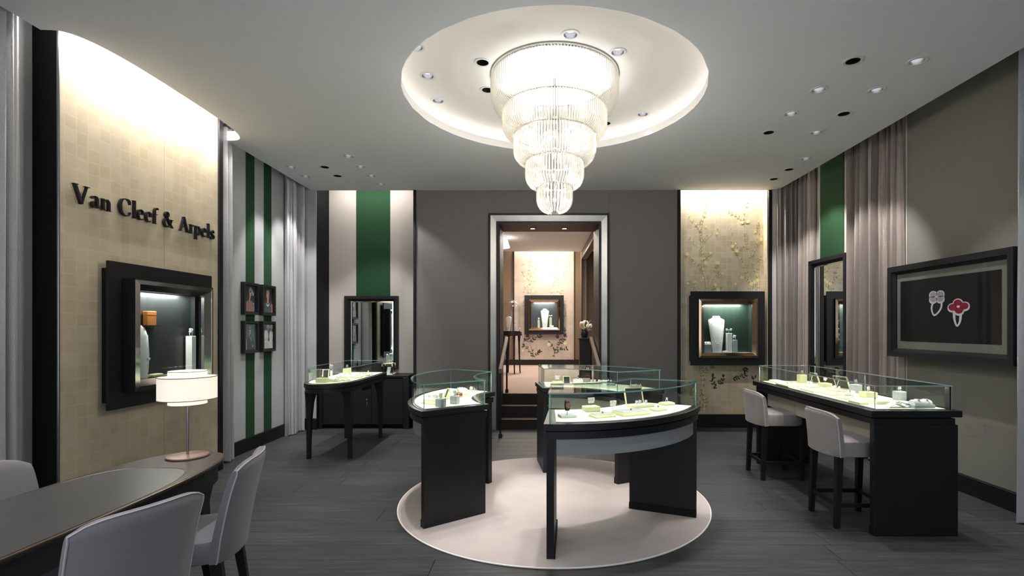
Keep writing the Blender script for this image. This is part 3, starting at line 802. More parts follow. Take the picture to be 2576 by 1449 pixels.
def bust_mesh(h, wd):
    q = MB(); loops = []
    for z, hw, yo, hd in ((0, .27, -.10, .12), (.1, .29, -.08, .12), (.4, .37, -.02, .11), (.7, .45, .05, .11), (.86, .485, .10, .10), (.90, .46, .11, .09), (.925, .32, .12, .085), (.95, .24, .125, .08), (1.0, .20, .13, .075)):
        loops.append([(hw * wd * math.cos(2 * PI * i / 20), yo * h * .35 + hd * h * .42 * math.sin(2 * PI * i / 20), z * h) for i in range(20)])
    return q.loft(loops)
def it_bust(loc, rz, h, label, wd=None, necklace=True):
    wd = wd or h * .42
    t = thing('necklace_bust', label, 'bust', loc, rz)
    bust_mesh(h, wd).build('bust', 'white', t, smooth=True)
    if necklace:
        q = MB(); pts = []
        for i in range(25):
            a = PI * i / 24
            x = .34 * wd * math.cos(a); z = h * (.78 - .55 * math.sin(a)); pts.append((x, -.052 * h - .02 * h * math.sin(a), z))
        q.tube(pts, .0016, 5)
        for i in range(0, 25, 3): clover(q, pts[i][0], pts[i][1] - .004, pts[i][2], h * .016)
        q.build('necklace', 'jewel', t, smooth=True)
    return t
def it_pillar(loc, rz, s_, h_, label, jw='ring', m='greybox'):
    t = thing('jewel_pillar', label, 'pillar', loc, rz)
    q = MB(); q.bbox(-s_ / 2, s_ / 2, -s_ / 2, s_ / 2, 0, h_, .003); q.build('pillar', m, t)
    q = MB()
    if jw == 'pair':
        q.tube([(-.03, 0, h_ + .05), (.03, 0, h_ + .05)], .002, 5); q.tube([(0, 0, h_), (0, 0, h_ + .05)], .002, 5)
        clover(q, -.03, 0, h_ + .052, .018); clover(q, .03, 0, h_ + .052, .018)
    else:
        ringband(q, 0, 0, h_ + .018, .018, .003); clover(q, 0, 0, h_ + .05, .024)
    q.build('jewel', 'jewel', t, smooth=True)
    return t

# ------------------------------------------------------------------ wall showcase (lit vitrine in a black plate with a mirror-polished moulding)
def showcase(label, loc, rz, W, H, mold, plate_d, box_d, inner_d, lining, metal, margin, small=False):
    """loc: centre of the plate on the wall face, local -y to the room"""
    t = thing('wall_showcase', label, 'showcase', loc, rz)
    u, v = W / 2, H / 2
    q = MB(); frame4(q, -u + .02, u - .02, -v + .055, v - .055, .10, -plate_d + .025, -.001); q.build('backing', 'black_matt', t)
    q = MB(); frame4(q, -u, u, -v, v, margin, -plate_d, -plate_d + .024); q.build('plate', 'black', t)
    iu, iv = u - margin, v - margin
    q = MB(); frame4(q, -iu, iu, -iv, iv, .006, -plate_d - box_d, -plate_d + .02); q.build('surround', 'black', t)
    q = MB(); a = mold * .42
    frame4(q, -iu + .006, iu - .006, -iv + .006, iv - .006, a, -plate_d - box_d + .002, -plate_d, bev=-.012); q.build('moulding_outer', metal, t)
    q = MB(); frame4(q, -iu + .006 + a, iu - .006 - a, -iv + .006 + a, iv - .006 - a, mold - a, -plate_d - box_d - .008, -plate_d + .02, bev=.035); q.build('moulding_inner', metal, t)
    gu, gv = iu - .006 - mold, iv - .006 - mold
    gy = -plate_d - box_d + .05
    q = MB(); q.box(-gu, gu, gy, gy + .004, -gv, gv); q.build('glass_pane', 'glass', t)
    by = gy + inner_d
    q = MB(); q.box(-gu - .004, gu + .004, by, by + .005, -gv - .004, gv + .004); q.build('back_lining', lining, t)
    q = MB(); q.box(-gu - .005, -gu, gy + .005, by, -gv, gv); q.build('side_lining', lining, t)
    q = MB(); q.box(gu, gu + .005, gy + .005, by, -gv, gv); q.build('side_lining', lining, t)
    q = MB(); q.box(-gu, gu, gy + .005, by, gv, gv + .005); q.build('top_lining', lining, t)
    q = MB(); q.box(-gu, gu, gy + .005, by, -gv - .005, -gv); q.build('shelf', 'shelfwhite', t)
    return t, gu, gv, gy, by

# left showcase on the gilded slab: sits proud of it and runs into the slab
# (slab is recessed for it, so the vitrine depth stays in front of the wall)
t, gu, gv, gy, by = showcase('black wall showcase with chrome inner moulding under the lettering', (XG, 4.435, 1.435), PI / 2, 1.195, 1.15, .085, .075, .095, .105, 'darkglass', 'chrome', .125)
def place_local(root, x, y, z):
    m_ = Matrix.Translation(root.location) @ Matrix.Rotation(root.rotation_euler[2], 4, 'Z'); return tuple(m_ @ Vector((x, y, z)))
lamp('AREA', place_local(t, 0, gy + .03, gv - .004), 7, (1, .96, .9), size=gu * 1.6, size_y=.02, direction=(-.12, 0, -1), name='showcase_strip')
tb = thing('necklace_bust', 'white curved neck form at the left end inside the chrome showcase', 'bust', place_local(t, -gu + .10, (gy + by) / 2 + .015, -gv), PI / 2 - .9)
q = MB(); q.loft([[(hw * math.cos(2 * PI * i / 16), .018 * math.sin(2 * PI * i / 16) + yo, z) for i in range(16)] for z, hw, yo in ((0, .055, -.02), (.2, .06, 0), (.35, .055, .02), (.42, .035, .03), (.44, .012, .032))]); q.build('neck_form', 'white', tb, smooth=True)
q = MB(); q.tube([(.058, 0, .05), (.064, -.004, .2), (.056, .01, .36)], .002, 5); clover(q, .062, -.01, .16, .012); q.build('necklace', 'jewel', tb, smooth=True)
it_tray(place_local(t, -gu + .27, (gy + by) / 2 + .01, -gv), PI / 2, .11, .06, .02, None, 'small pale green box lying inside the chrome showcase', 'cream', 'cream')
it_pillar(place_local(t, gu - .06, (gy + by) / 2 + .01, -gv), PI / 2, .06, .34, 'slim white pillar at the right end inside the chrome showcase', 'ring', 'white')
t0_ = thing('boxed_book', 'orange leather box standing on the ledge inside the chrome showcase', 'box', place_local(t, -gu + .22, by - .03, gv - .28), PI / 2)
q = MB(); q.bbox(-.05, .05, -.02, .02, 0, .12, .003); q.build('box_body', 'orange', t0_)
q = MB(); q.bbox(-.051, .051, -.021, .021, .085, .122, .003); q.build('box_lid', 'orange', t0_)
q = MB(); q.box(-.09, .09, -.028, .026, -.008, 0); q.build('ledge', 'black', t0_)

# right showcase in the gilded niche
t, gu, gv, gy, by = showcase('square black wall showcase with bronze moulding in the gilded niche', (2.723, NRy - .012, 1.482), 0, 1.085, 1.085, .075, .15, .03, .12, 'greenlining', 'bronze', .105)
sc_r = t
lamp('AREA', place_local(t, 0, gy + .03, gv - .004), 9, (1, .95, .88), size=gu * 1.6, size_y=.02, direction=(0, .15, -1), name='showcase_strip')
ym = (gy + by) / 2
it_bust(place_local(t, -.135, ym - .004, -gv), 0, .54, 'tall white necklace bust in the bronze showcase of the gilded niche', .25)
it_pillar(place_local(t, .045, ym, -gv), 0, .075, .285, 'taller white pillar with paired earrings in the bronze showcase', 'pair', 'white')
it_pillar(place_local(t, .125, ym - .01, -gv), 0, .07, .185, 'shorter grey pillar with a ring in the bronze showcase', 'ring')
tt = it_cushion(place_local(t, -.275, ym - .005, -gv), 0, 'bracelet cushion on a block left of the bust in the bronze showcase', .085)
for ch in tt.children: ch.location.z += .10
q = MB(); q.bbox(-.055, .055, -.04, .04, 0, .10, .003); q.build('block', 'greybox', tt)
it_tray(place_local(t, -.022, ym - .03, -gv), 0, .07, .04, .022, 'stud', 'small white plaque at the foot of the bust in the bronze showcase', 'white', 'white')

# far showcase in the second room
t, gu, gv, gy, by = showcase('black wall showcase on the floral panel at the end of the second room', (.064, IY1 - .042, 1.84), 0, 1.084, 1.078, .075, .15, .03, .12, 'darkglass', 'bronze', .105)
lamp('AREA', place_local(t, 0, gy + .03, gv - .004), 10, (1, .92, .84), size=gu * 1.6, size_y=.02, direction=(0, .15, -1), name='showcase_strip')
ym = (gy + by) / 2
it_bust(place_local(t, .02, ym - .004, -gv), 0, .52, 'white necklace bust in the showcase of the second room', .23)
it_pillar(place_local(t, -.15, ym, -gv), 0, .06, .2, 'cream pillar left of the bust in the second room', 'ring', 'cream')
it_pillar(place_local(t, .18, ym, -gv), 0, .07, .28, 'taller cream pillar right of the bust in the second room', 'pair', 'cream')
it_cushion(place_local(t, .215, ym - .045, -gv), 0, 'bracelet cushion at the right of the showcase in the second room', .09)

# ------------------------------------------------------------------ painted blossom branches
def blossom(q, x, z, r, y, mi):
    for k in range(5):
        a = 2 * PI * k / 5 + x * 9
        cx_, cz_ = x + r * .55 * math.cos(a), z + r * .55 * math.sin(a)
        q.flat([(cx_ + r * .5 * math.cos(2 * PI * i / 7), cz_ + r * .5 * math.sin(2 * PI * i / 7)) for i in range(7)], y - .0002 * k, mi)
def leafp(q, x, z, a, l, y, mi):
    c, s_ = math.cos(a), math.sin(a); pts = []
    for u, v in ((0, 0), (.25, .18), (.55, .2), (.8, .1), (1, 0), (.8, -.1), (.55, -.2), (.25, -.18)):
        pts.append((x + l * (u * c - v * s_), z + l * (u * s_ + v * c)))
    q.flat(pts, y, mi)
def vine(par, name, label, branches, y, blooms, leaf_len, seed, lm='leaf', bw=.007, clip=None):
    """branches: lists of (x,z) control points"""
    rnd = random.Random(seed); qb, ql, qf = MB(), MB(), MB()
    okp = lambda x, z: clip is None or not (clip[0] < x < clip[1] and clip[2] < z < clip[3])
    for bi, br in enumerate(branches):
        p = cr([(x, z, 0) for x, z in br], 8)
        for i in range(len(p) - 1):
            (x0, z0, _), (x1, z1, _) = p[i], p[i + 1]
            if not (okp(x0, z0) and okp(x1, z1)): continue
            f0, f1 = 1 - .7 * i / len(p), 1 - .7 * (i + 1) / len(p)
            wd = bw * (1 if bi == 0 else .7)
            dx, dz = x1 - x0, z1 - z0; l = math.hypot(dx, dz) or 1; nx, nz = -dz / l * wd / 2, dx / l * wd / 2
            qb.flat([(x0 - nx * f0, z0 - nz * f0), (x1 - nx * f1, z1 - nz * f1), (x1 + nx * f1, z1 + nz * f1), (x0 + nx * f0, z0 + nz * f0)][::-1], y)
        # leaves on twigs
        k = 2
        while k < len(p) - 1:
            x0, z0, _ = p[k]; x1, z1, _ = p[k + 1]; a = math.atan2(z1 - z0, x1 - x0)
            if okp(x0, z0):
                for sgn in (1, -1):
                    if rnd.random() < .72: leafp(ql, x0, z0, a + sgn * rnd.uniform(.5, 1.2), leaf_len * rnd.uniform(.7, 1.2), y - .0003 - 2e-5 * (len(ql.f) % 20), 0)
            k += rnd.choice((2, 3))
        if okp(*br[-1]): leafp(ql, br[-1][0], br[-1][1], PI / 2 + rnd.uniform(-.5, .5), leaf_len, y - .0003, 0)
    for x, z, r in blooms:
        if okp(x, z): blossom(qf, x, z, r, y - .0008, 0)
    o = qb.build(name + '_branch', 'branch' if lm == 'leaf' else lm, par); o['label'] = label
    if ql.f: ql.build(name + '_leaves', lm, par)
    if qf.f: qf.build(name + '_blossoms', 'blossom', par)
KN = (NRy - .014) / FPX
def PN(cx, cy):       # read-off from the panel, in metres on the panel plane
    px, py = 1680 + cx * .2209, 460 + cy * .2209
    return ((px - CX) * KN, CAM_H - (py - CY) * KN)
yv = NRy - .0145
clipr = (2.723 - .545, 2.723 + .545, 1.482 - .55, 1.482 + .55)
B = lambda *p: [PN(*q) for q in p]
vine(wall_back, 'left_vine', 'painted flowering branch at the left of the gilded niche',
     [B((450, 1235), (430, 1080), (400, 980), (395, 800), (380, 640), (375, 500), (410, 370), (445, 250), (465, 110)),
      B((395, 800), (340, 720), (250, 640)), B((395, 700), (440, 630), (560, 540)), B((385, 600), (345, 500), (240, 400)),
      B((400, 985), (320, 920), (250, 860)), B((455, 1170), (520, 1050), (560, 920)), B((520, 1050), (620, 1030)),
      B((350, 1230), (300, 1150), (230, 1140)), B((480, 1225), (540, 1190), (600, 1210)), B((400, 890), (440, 840), (485, 800))],
     yv, [(*PN(a, b), r) for a, b, r in ((220, 810, .026), (485, 798, .022), (432, 910, .03), (565, 912, .03), (620, 1030, .02), (540, 1160, .026), (572, 1220, .03), (400, 1080, .016), (382, 1110, .014), (415, 858, .018), (380, 858, .014), (310, 1128, .014), (228, 1145, .016), (430, 498, .014), (560, 575, .016))], .034, 3, clip=clipr, bw=.011)
vine(wall_back, 'right_vine', 'painted flowering branch at the right of the gilded niche',
     [B((1035, 1235), (1020, 1060), (945, 860), (900, 700), (880, 480), (885, 330), (900, 200), (895, 100)),
      B((985, 1225), (900, 1030), (830, 880), (760, 760), (735, 690), (718, 540)), B((945, 860), (1000, 740), (1060, 690)),
      B((1005, 735), (1030, 600), (1028, 470)), B((1022, 1050), (1030, 930), (1060, 860)), B((760, 750), (860, 745)),
      B((950, 1150), (860, 1080)), B((1020, 1180), (950, 1150)), B((870, 440), (790, 380), (700, 330)), B((900, 1225), (970, 1210))],
     yv, [(*PN(a, b), r) for a, b, r in ((738, 720, .028), (785, 775, .028), (1060, 645, .028), (845, 1078, .03), (950, 1148, .03), (988, 1132, .024), (1022, 1108, .028), (848, 450, .024), (910, 440, .026), (1046, 857, .014), (1075, 865, .014), (1058, 895, .012), (995, 556, .016), (1030, 440, .012), (770, 690, .014), (700, 315, .01), (740, 318, .01), (772, 1150, .02))], .034, 4, clip=clipr, bw=.011)
def PL(cx, cy):
    px, py = 1690 + cx * .2622, 700 + cy * .2622
    return ((px - CX) * KN, CAM_H - (py - CY) * KN)
B = lambda *p: [PL(*q) for q in p]
vine(wall_back, 'left_trunk', 'painted trunk at the left foot of the gilded niche',
     [B((308, 1290), (320, 1200), (300, 1080), (290, 930), (275, 850)), B((310, 1255), (240, 1180), (200, 1100)), B((295, 920), (350, 860), (390, 845)), B((240, 1180), (290, 1120)), B((230, 1160), (180, 1130))],
     yv, [(*PL(230, 1080), .016)], .05, 6, bw=.016)
vine(wall_back, 'low_twigs', 'painted leafy twigs low on the gilded niche',
     [B((430, 1050), (380, 985), (400, 940)), B((440, 1010), (480, 985), (495, 950)), B((390, 1060), (420, 1040)), B((580, 960), (640, 955), (700, 930)), B((690, 850), (710, 880), (700, 900)), B((760, 930), (800, 960)), B((720, 1130), (760, 1110))],
     yv, [], .055, 8, 'leaf_dark', .005)
KI = (IY1 - .043) / FPX
def PI_(cx, cy):
    px, py = 1200 + cx * .2622, 520 + cy * .2622
    return ((px - CX) * KI, CAM_H - (py - CY) * KI)
B = lambda *p: [PI_(*q) for q in p]
yi = IY1 - .0425
clipi = (.064 - .545, .064 + .545, 1.84 - .54, 1.84 + .54)
vine(wib, 'upper_left_vine', 'painted branch above left of the far showcase',
     [B((500, 855), (505, 740), (500, 620), (510, 500)), B((503, 700), (450, 650), (440, 570)), B((505, 680), (545, 620), (575, 580)), B((500, 760), (445, 800), (440, 960)), B((505, 740), (570, 690))],
     yi, [(*PI_(a, b), .045) for a, b in ((525, 648), (440, 580), (570, 585), (460, 690), (540, 805), (525, 545), (570, 690))], .06, 11, clip=clipi, bw=.012)
vine(wib, 'upper_right_vine', 'painted branch above right of the far showcase',
     [B((775, 850), (780, 700), (765, 560), (755, 510)), B((778, 700), (720, 640), (690, 590)), B((780, 760), (830, 660), (850, 590)), B((720, 850), (722, 760), (770, 720)), B((790, 850), (830, 770)), B((845, 880), (840, 990), (850, 1050))],
     yi, [(*PI_(a, b), .045) for a, b in ((770, 735), (830, 628), (850, 600), (690, 610), (728, 800), (830, 775), (725, 625), (765, 755), (790, 565))], .06, 12, clip=clipi, bw=.012)
vine(wib, 'lower_left_vine', 'painted leafy branch below left of the far showcase',
     [B((535, 1449), (525, 1370), (500, 1290), (485, 1235)), B((515, 1310), (560, 1260), (610, 1240)), B((520, 1400), (470, 1350), (440, 1330)), B((530, 1440), (580, 1410), (600, 1390)), B((500, 1300), (450, 1280))],
     yi, [(*PI_(a, b), .03) for a, b in ((560, 1240), (440, 1380))], .075, 13, 'leaf_dark', .010)
vine(wib, 'lower_right_vine', 'painted leafy branch below right of the far showcase',
     [B((745, 1449), (745, 1380), (790, 1300), (765, 1235)), B((745, 1400), (720, 1340), (690, 1310)), B((790, 1320), (830, 1270), (850, 1240)), B((750, 1410), (800, 1365), (860, 1360)), B((835, 1230), (840, 1180))],
     yi, [(*PI_(a, b), .05) for a, b in ((690, 1320), (845, 1310))], .075, 14, 'leaf_dark', .010)

# ------------------------------------------------------------------ mirrors and pictures
def wall_mirror(label, loc, rz, W, H, fr=.075):
    t = thing('wall_mirror', label, 'mirror', loc, rz); u, v = W / 2, H / 2
    q = MB(); frame4(q, -u, u, -v, v, fr * .62, -.06, -.001); q.build('frame', 'black_frame', t)
    q = MB(); frame4(q, -u + fr * .62, u - fr * .62, -v + fr * .62, v - fr * .62, fr * .38, -.045, -.001, bev=.012); q.build('frame_slip', 'black_matt', t)
    q = MB(); q.box(-u + fr, u - fr, -.018, -.006, -v + fr, v - fr); q.build('mirror_pane', 'mirror', t)
    q = MB(); frame4(q, -u + fr, u - fr, -v + fr, v - fr, .022, -.020, -.0185, bev=-.004); q.build('bevel', 'chrome', t)
    return t
wall_mirror('black framed mirror on the striped niche above the low cabinet', (-2.628, NLy - .012, 1.416), 0, .824, 1.128)
wall_mirror('tall narrow black framed mirror between two taupe curtains', (3.738, 6.515, 1.62), -PI / 2, .845, 1.57)

def colour_grid(W, H, nx, ny, fn):
    q = MB()
    for j in range(ny):
        for i in range(nx): q.v.append((-W / 2 + W * i / (nx - 1), 0, -H / 2 + H * j / (ny - 1)))
    for j in range(ny - 1):
        for i in range(nx - 1): a = j * nx + i; q.face((a, a + 1, a + nx + 1, a + nx))
    o = q.build('print', 'print')
    ca = o.data.color_attributes.new('print', 'FLOAT_COLOR', 'POINT')
    for k in range(nx * ny):
        ca.data[k].color = lin(fn((k % nx) / (nx - 1), (k // nx) / (ny - 1)))
    return o
def ell(u, v, cx, cy, rx, ry): return ((u - cx) / rx) ** 2 + ((v - cy) / ry) ** 2 < 1
def seg(u, v, x0, y0, x1, y1, w_):
    dx, dy = x1 - x0, y1 - y0; t_ = max(0, min(1, ((u - x0) * dx + (v - y0) * dy) / (dx * dx + dy * dy)))
    return math.hypot(u - x0 - t_ * dx, (v - y0 - t_ * dy) * 1.4) < w_
def pic1(u, v):
    if ell(u, v, .50, .70, .10, .105): return '#c98a85' if v < .76 else '#3a2b2b'
    if ell(u, v, .55, .80, .19, .10) or ell(u, v, .74, .70, .09, .08) or ell(u, v, .5, .9, .1, .06): return '#a9aeb0' if (int(u * 23) + int(v * 31)) % 3 else '#4b5354'
    if seg(u, v, .48, .62, .42, .44, .055): return '#b87f78'
    if v < .42 and ell(u, v, .42, .1, .46, .36): return ('#9a7258' if (u - v * .25) % .16 < .09 else '#7a5743') if u < .72 else '#6f7078'
    if ell(u, v, .75, .3, .09, .05): return '#d9d9dc'
    return '#1c2322'
def pic2(u, v):
    if ell(u, v, .48, .84, .16, .09): return '#b9a99b'
    if ell(u, v, .48, .71, .155, .14): return '#c4807c' if u < .52 else '#a35f60'
    if seg(u, v, .47, .58, .47, .45, .09): return '#b97a78'
    if ell(u, v, .47, .35, .15, .10) and not ell(u, v, .47, .42, .13, .10): return '#c9cfc8'
    if v < .44 and ell(u, v, .45, .12, .40, .33): return '#33453b' if (u * 13 + v * 7) % 1 < .6 else '#2b3a33'
    if v < .38 and (ell(u, v, .08, .16, .10, .22) or ell(u, v, .88, .16, .10, .24)): return '#b87176'
    return '#1a2120'
def pic3(u, v):
    if ell(u, v, .48, .86, .085, .05): return '#8d8a90'
    if ell(u, v, .47, .78, .085, .09): return '#b9a0a8' if not (.78 < v < .81) else '#33363a'
    if seg(u, v, .46, .70, .44, .62, .05): return '#a48f98'
    if seg(u, v, .36, .56, .60, .36, .02) or seg(u, v, .58, .55, .58, .40, .02): return '#a59ba6'
    if ell(u, v, .70, .14, .07, .035): return '#a97f97'
    if u < .16 and ell(u, v, .10, .2, .07, .26): return '#b29aa4'
    if v < .58 and ell(u, v, .45, .05, .40, .53): return '#2f3836'
    return '#555f5f'
def pic4(u, v):
    if ell(u, v, .48, .78, .10, .09) or ell(u, v, .86, .76, .10, .09): return '#a87a78'
    if ell(u, v, .50, .90, .17, .09) or ell(u, v, .86, .90, .17, .10): return '#c2c4bd' if (u * 17 + v * 11) % 1 < .55 else '#8b8f8a'
    if seg(u, v, .03, .34, .45, .40, .03): return '#c98f88'
    if ell(u, v, .27, .52, .26, .26) or ell(u, v, .82, .52, .2, .24): return '#d2d5d0' if (u * 9 + v * 5) % 1 < .6 else '#aeb2ad'
    if v < .36 and (ell(u, v, .30, .12, .32, .26) or ell(u, v, .78, .14, .26, .24)): return '#c9ccc6' if (u * 11) % 1 < .6 else '#9fa39e'
    return '#333b38'
def portrait(label, yc, zc, fn, W=.305, H=.387):
    t = thing('framed_portrait', label, 'picture', (XL + .0125, yc, zc), PI / 2, 'four framed portraits on the striped wall')
    u, v = W / 2, H / 2
    q = MB(); frame4(q, -u, u, -v, v, .030, -.05, -.001, bev=.002); q.build('frame', 'black_frame', t)
    q = MB(); frame4(q, -u + .030, u - .030, -v + .030, v - .030, .010, -.042, -.001, bev=.008); q.build('frame_slip', 'black_matt', t)
    q = MB(); q.box(-u + .03, u - .03, -.014, -.002, -v + .03, v - .03); q.build('backboard', 'black_matt', t)
    o = colour_grid(W - .080, H - .080, 46, 64, fn); o.parent = t; o.location = (0, -.029, 0)
    return t
portrait('framed portrait of a person with a feathered hat, upper left of the four', 6.085, 1.843, pic1)
portrait('framed portrait of a fair-haired person in a dark green top, upper right of the four', 6.478, 1.843, pic2)
portrait('framed portrait of a person in a dark jacket on grey, lower left of the four', 6.085, 1.381, pic3)
portrait('framed picture of two people in white fur coats, lower right of the four', 6.478, 1.381, pic4)

# large ring picture on the right wall
t = thing('framed_picture', 'large framed picture of two flower rings on black', 'picture', (3.722, 4.603, 1.6615), -PI / 2)
u, v = .71, .465
q = MB(); q.box(-.50, .60, .0, .104, -.36, .36); q.build('wall_box', 'black_matt', t)
q = MB(); frame4(q, -u, u, -v, v, .055, -.07, -.001, bev=.003); q.build('frame', 'black_frame', t)
q = MB(); frame4(q, -u + .055, u - .055, -v + .055, v - .055, .03, -.055, -.001, bev=.02); q.build('frame_slip', 'black_matt', t)
uu, vv_ = u - .085, v - .085
q = MB(); q.box(-uu, uu, -.024, -.004, -vv_, vv_); q.build('mat_board', 'printgrey', t)
q = MB(); q.box(-uu + .05, uu - .06, -.0255, -.0242, -vv_ + .075, vv_ - .075); pr = q.build('print', 'printdark', t)
def PT(cx, cy):          # crop read-off -> local picture plane
    px, py = 2220 + cx * .2484, 580 + cy * .2484
    Y = 3.697 * FPX / (px - CX); return (4.603 - Y, CAM_H - (py - CY) / FPX * Y - 1.6615)
def lobes(q, pts4, r, y):
    for (x, z) in pts4: q.slab([(x + 1.45 * r * math.cos(2 * PI * i / 14), z + r * math.sin(2 * PI * i / 14)) for i in range(14)], y, y + .0004)
def ring_print(cx, cy, s, inner, tilt, band):
    x, z = PT(cx, cy); q = MB()
    c4 = [(x + s * .62 * math.cos(tilt + k * PI / 2) * 1.55, z + s * .5 * math.sin(tilt + k * PI / 2)) for k in range(4)]
    lobes(q, [(a, b - s * .14) for a, b in c4], s * .56, -.0262)
    lobes(q, c4, s * .56, -.0266)
    bp = [(*PT(a, b), s * hw) for a, b, hw in band]
    stroke(q, bp, -.0261, -.0257, 1, 1, 0, 0)
    q.build('printed_ring', 'printwhite', pr)
    q = MB(); lobes(q, c4, s * .44, -.0272); q.build('printed_petals', inner, pr)
    q = MB(); lobes(q, [(x, z)], s * .17, -.0278); q.build('printed_stone', 'printwhite', pr)
M['petal_print'] = mat('pink grey print', '#a9a0a8', 0.4, noise=.25, scale=120)
ring_print(550, 670, .062, 'petal_print', PI / 4, [(515, 720, .18), (498, 790, .16), (520, 855, .10), (560, 835, .12), (595, 780, .16), (600, 720, .18)])
ring_print(770, 770, .068, 'red', PI / 2 + .1, [(725, 815, .22), (730, 900, .18), (755, 965, .12), (785, 920, .16), (795, 830, .22)])
q = MB(); q.box(-uu, uu, -.034, -.031, -vv_, vv_); q.build('picture_glass', 'glass_pic', t)

# ------------------------------------------------------------------ curved display cases around the rug
t = thing('round_rug', 'large round pale rose rug under the three curved cases', 'rug', (RC[0], RC[1], 0))
q = MB(); q.lathe([(.002, .0005), (RR - .004, .0005), (RR, .006), (RR - .004, .012), (RR - .02, .015), (.6, .0152), (.002, .0152)], 120); q.build('pile', 'rug', t, smooth=True)
q = MB(); q.lathe([(RR - .003, .001), (RR + .006, .003), (RR + .006, .009), (RR - .003, .011)], 120); q.build('binding', 'pad', t, smooth=True)
ZRUG = .0155
def curved_case(label, a0, a1):
    t = thing('curved_display_case', label, 'display case', (RC[0], RC[1], ZRUG), 0)
    for k, a in enumerate((a0, a1)):
        ta = math.degrees(.05 / .95) / 1
        aa = a if k == 0 else a - ta * 0
        q = MB()
        c, s_ = math.cos(math.radians(a)), math.sin(math.radians(a)); sg = 1 if k == 0 else -1
        nx, ny = -s_ * sg, c * sg
        def bar(r0, r1, t0, t1, z0, z1, q=q):
            pts = [(r0 * c + nx * t0, r0 * s_ + ny * t0), (r1 * c + nx * t0, r1 * s_ + ny * t0), (r1 * c + nx * t1, r1 * s_ + ny * t1), (r0 * c + nx * t1, r0 * s_ + ny * t1)]
            if sg < 0: pts = pts[::-1]
            q.prism(pts, z0, z1)
        bar(.69, 1.215, .004, .052, 0, .768); e = q.build('end_panel', 'black', t)
        q = MB(); bar(.688, 1.217, .052, .060, 0, .055, q); q.build('kick_strip', 'black_matt', e)
    q = MB(); q.ring(.675, 1.225, a0, a1, .768, .815, 30); q.ring(.70, 1.20, a0 + .5, a1 - .5, .815, .828, 30); q.build('apron_slab', 'black', t)
    q = MB(); q.ring(.66, 1.24, a0 - .6, a1 + .6, .828, .868, 30); q.build('top_slab', 'black', t)
    q = MB(); q.ring(1.185, 1.197, a0 + 3.2, a1 - 3.2, .655, .768, 28); q.build('outer_skirt', 'skirt', t)
    q = MB(); q.ring(.703, .715, a0 + 5, a1 - 5, .655, .768, 28); q.build('inner_skirt', 'skirt_w', t)
    dd = (a1 - a0 - 6) / 3
    for k in range(3):
        q = MB(); q.ring(.715, 1.185, a0 + 3 + dd * k + .12, a0 + 3 + dd * (k + 1) - .12, .868, .873, 12); q.build('bed_panel', 'bed', t)
    g0, g1, zt = a0 + 1.0, a1 - 1.0, 1.055
    q = MB(); q.ring(1.204, 1.211, g0, g1, .868, zt, 30, edge=1, big='r'); q.build('glass_pane', ['glass', 'edge'], t)
    q = MB(); q.ring(.689, .696, g0, g1, .868, zt, 30, edge=1, big='r'); q.build('glass_pane', ['glass', 'edge'], t)
    for g, dg in ((g0, .35), (g1 - .35, .35)):
        q = MB()
        A0, A1 = math.radians(g), math.radians(g + dg)
        p = [(.696, A0), (1.204, A0), (1.204, A1), (.696, A1)]
        n0 = q.add([(r * math.cos(a), r * math.sin(a), .868) for r, a in p] + [(r * math.cos(a), r * math.sin(a), zt) for r, a in p])
        for f, mi in (((0, 1, 5, 4), 0), ((2, 3, 7, 6), 0), ((1, 2, 6, 5), 1), ((3, 0, 4, 7), 1), ((4, 5, 6, 7), 1), ((3, 2, 1, 0), 1)): q.face([n0 + z for z in f], mi)
        q.build('glass_pane', ['glass', 'edge'], t)
    q = MB(); q.ring(.684, 1.216, g0 - .3, g1 + .3, zt, zt + .009, 30, edge=1, big='z'); q.build('glass_top', ['glass', 'edge'], t)
    for k in range(3):
        a = math.radians(g0 + (g1 - g0) * (k + .5) / 3)
        for r, dr in ((1.19, -1), (.71, 1)):
            l = lamp('AREA', (RC[0] + r * math.cos(a), RC[1] + r * math.sin(a), ZRUG + zt - .006), W_CASE * (.9 if dr < 0 else .6), (1, .97, .86), size=.012, size_y=.40 if dr < 0 else .24, direction=(dr * .4 * math.cos(a), dr * .4 * math.sin(a), -1), name='case_led')
            l.rotation_mode = 'XYZ'; l.rotation_euler = (0, 0.0, a)
    return t
curved_case('nearest curved glass display case on the round rug, grey skirt facing us', 266.5, 337.5)
curved_case('left curved glass display case with its black end panel facing us', 146.5, 217.5)
curved_case('farthest curved glass display case, nearest the doorway steps', 26.5, 97.5)
ZC = ZRUG + .8735
def spot_on(crop, sx, x, y, z=ZC):
    return (*on_plane(crop[0] + x * sx, crop[1] + y * sx, z), z)
c1 = lambda x, y: spot_on((1350, 900), .16693, x, y)
it_watch(c1(460, 890), .25, 'watch with a dark strap upright at the left end of the nearest curved case')
it_earcard(c1(820, 800), .35, 'earring card on a stem over a cream box in the nearest curved case')
it_tray(c1(990, 885), .45, .16, .10, .018, 'stud', 'flat cream tray with one pink stud in the nearest curved case', pad='greybox')
it_tray(c1(1420, 845), .45, .23, .15, .022, 'stud', 'largest cream tray with a brown pad in the nearest curved case', pad='greybox')
it_earcard(c1(1150, 770), .4, 'leaning card of earrings behind the largest tray in the nearest curved case', False)
it_easel(c1(1480, 712), .25, .155, .14, 'dark easel card with cream border in the nearest curved case')
it_tray(c1(1570, 735), .45, .19, .10, .016, 'flowers', 'white tray with flower jewels before the easel in the nearest curved case')
it_tray(c1(1830, 790), .5, .11, .075, .016, 'stud', 'small cream tray near the front glass, right half of the nearest curved case')
it_tray(c1(1960, 705), .5, .11, .075, .016, 'ring', 'small cream tray with a ring at the right end of the nearest curved case')
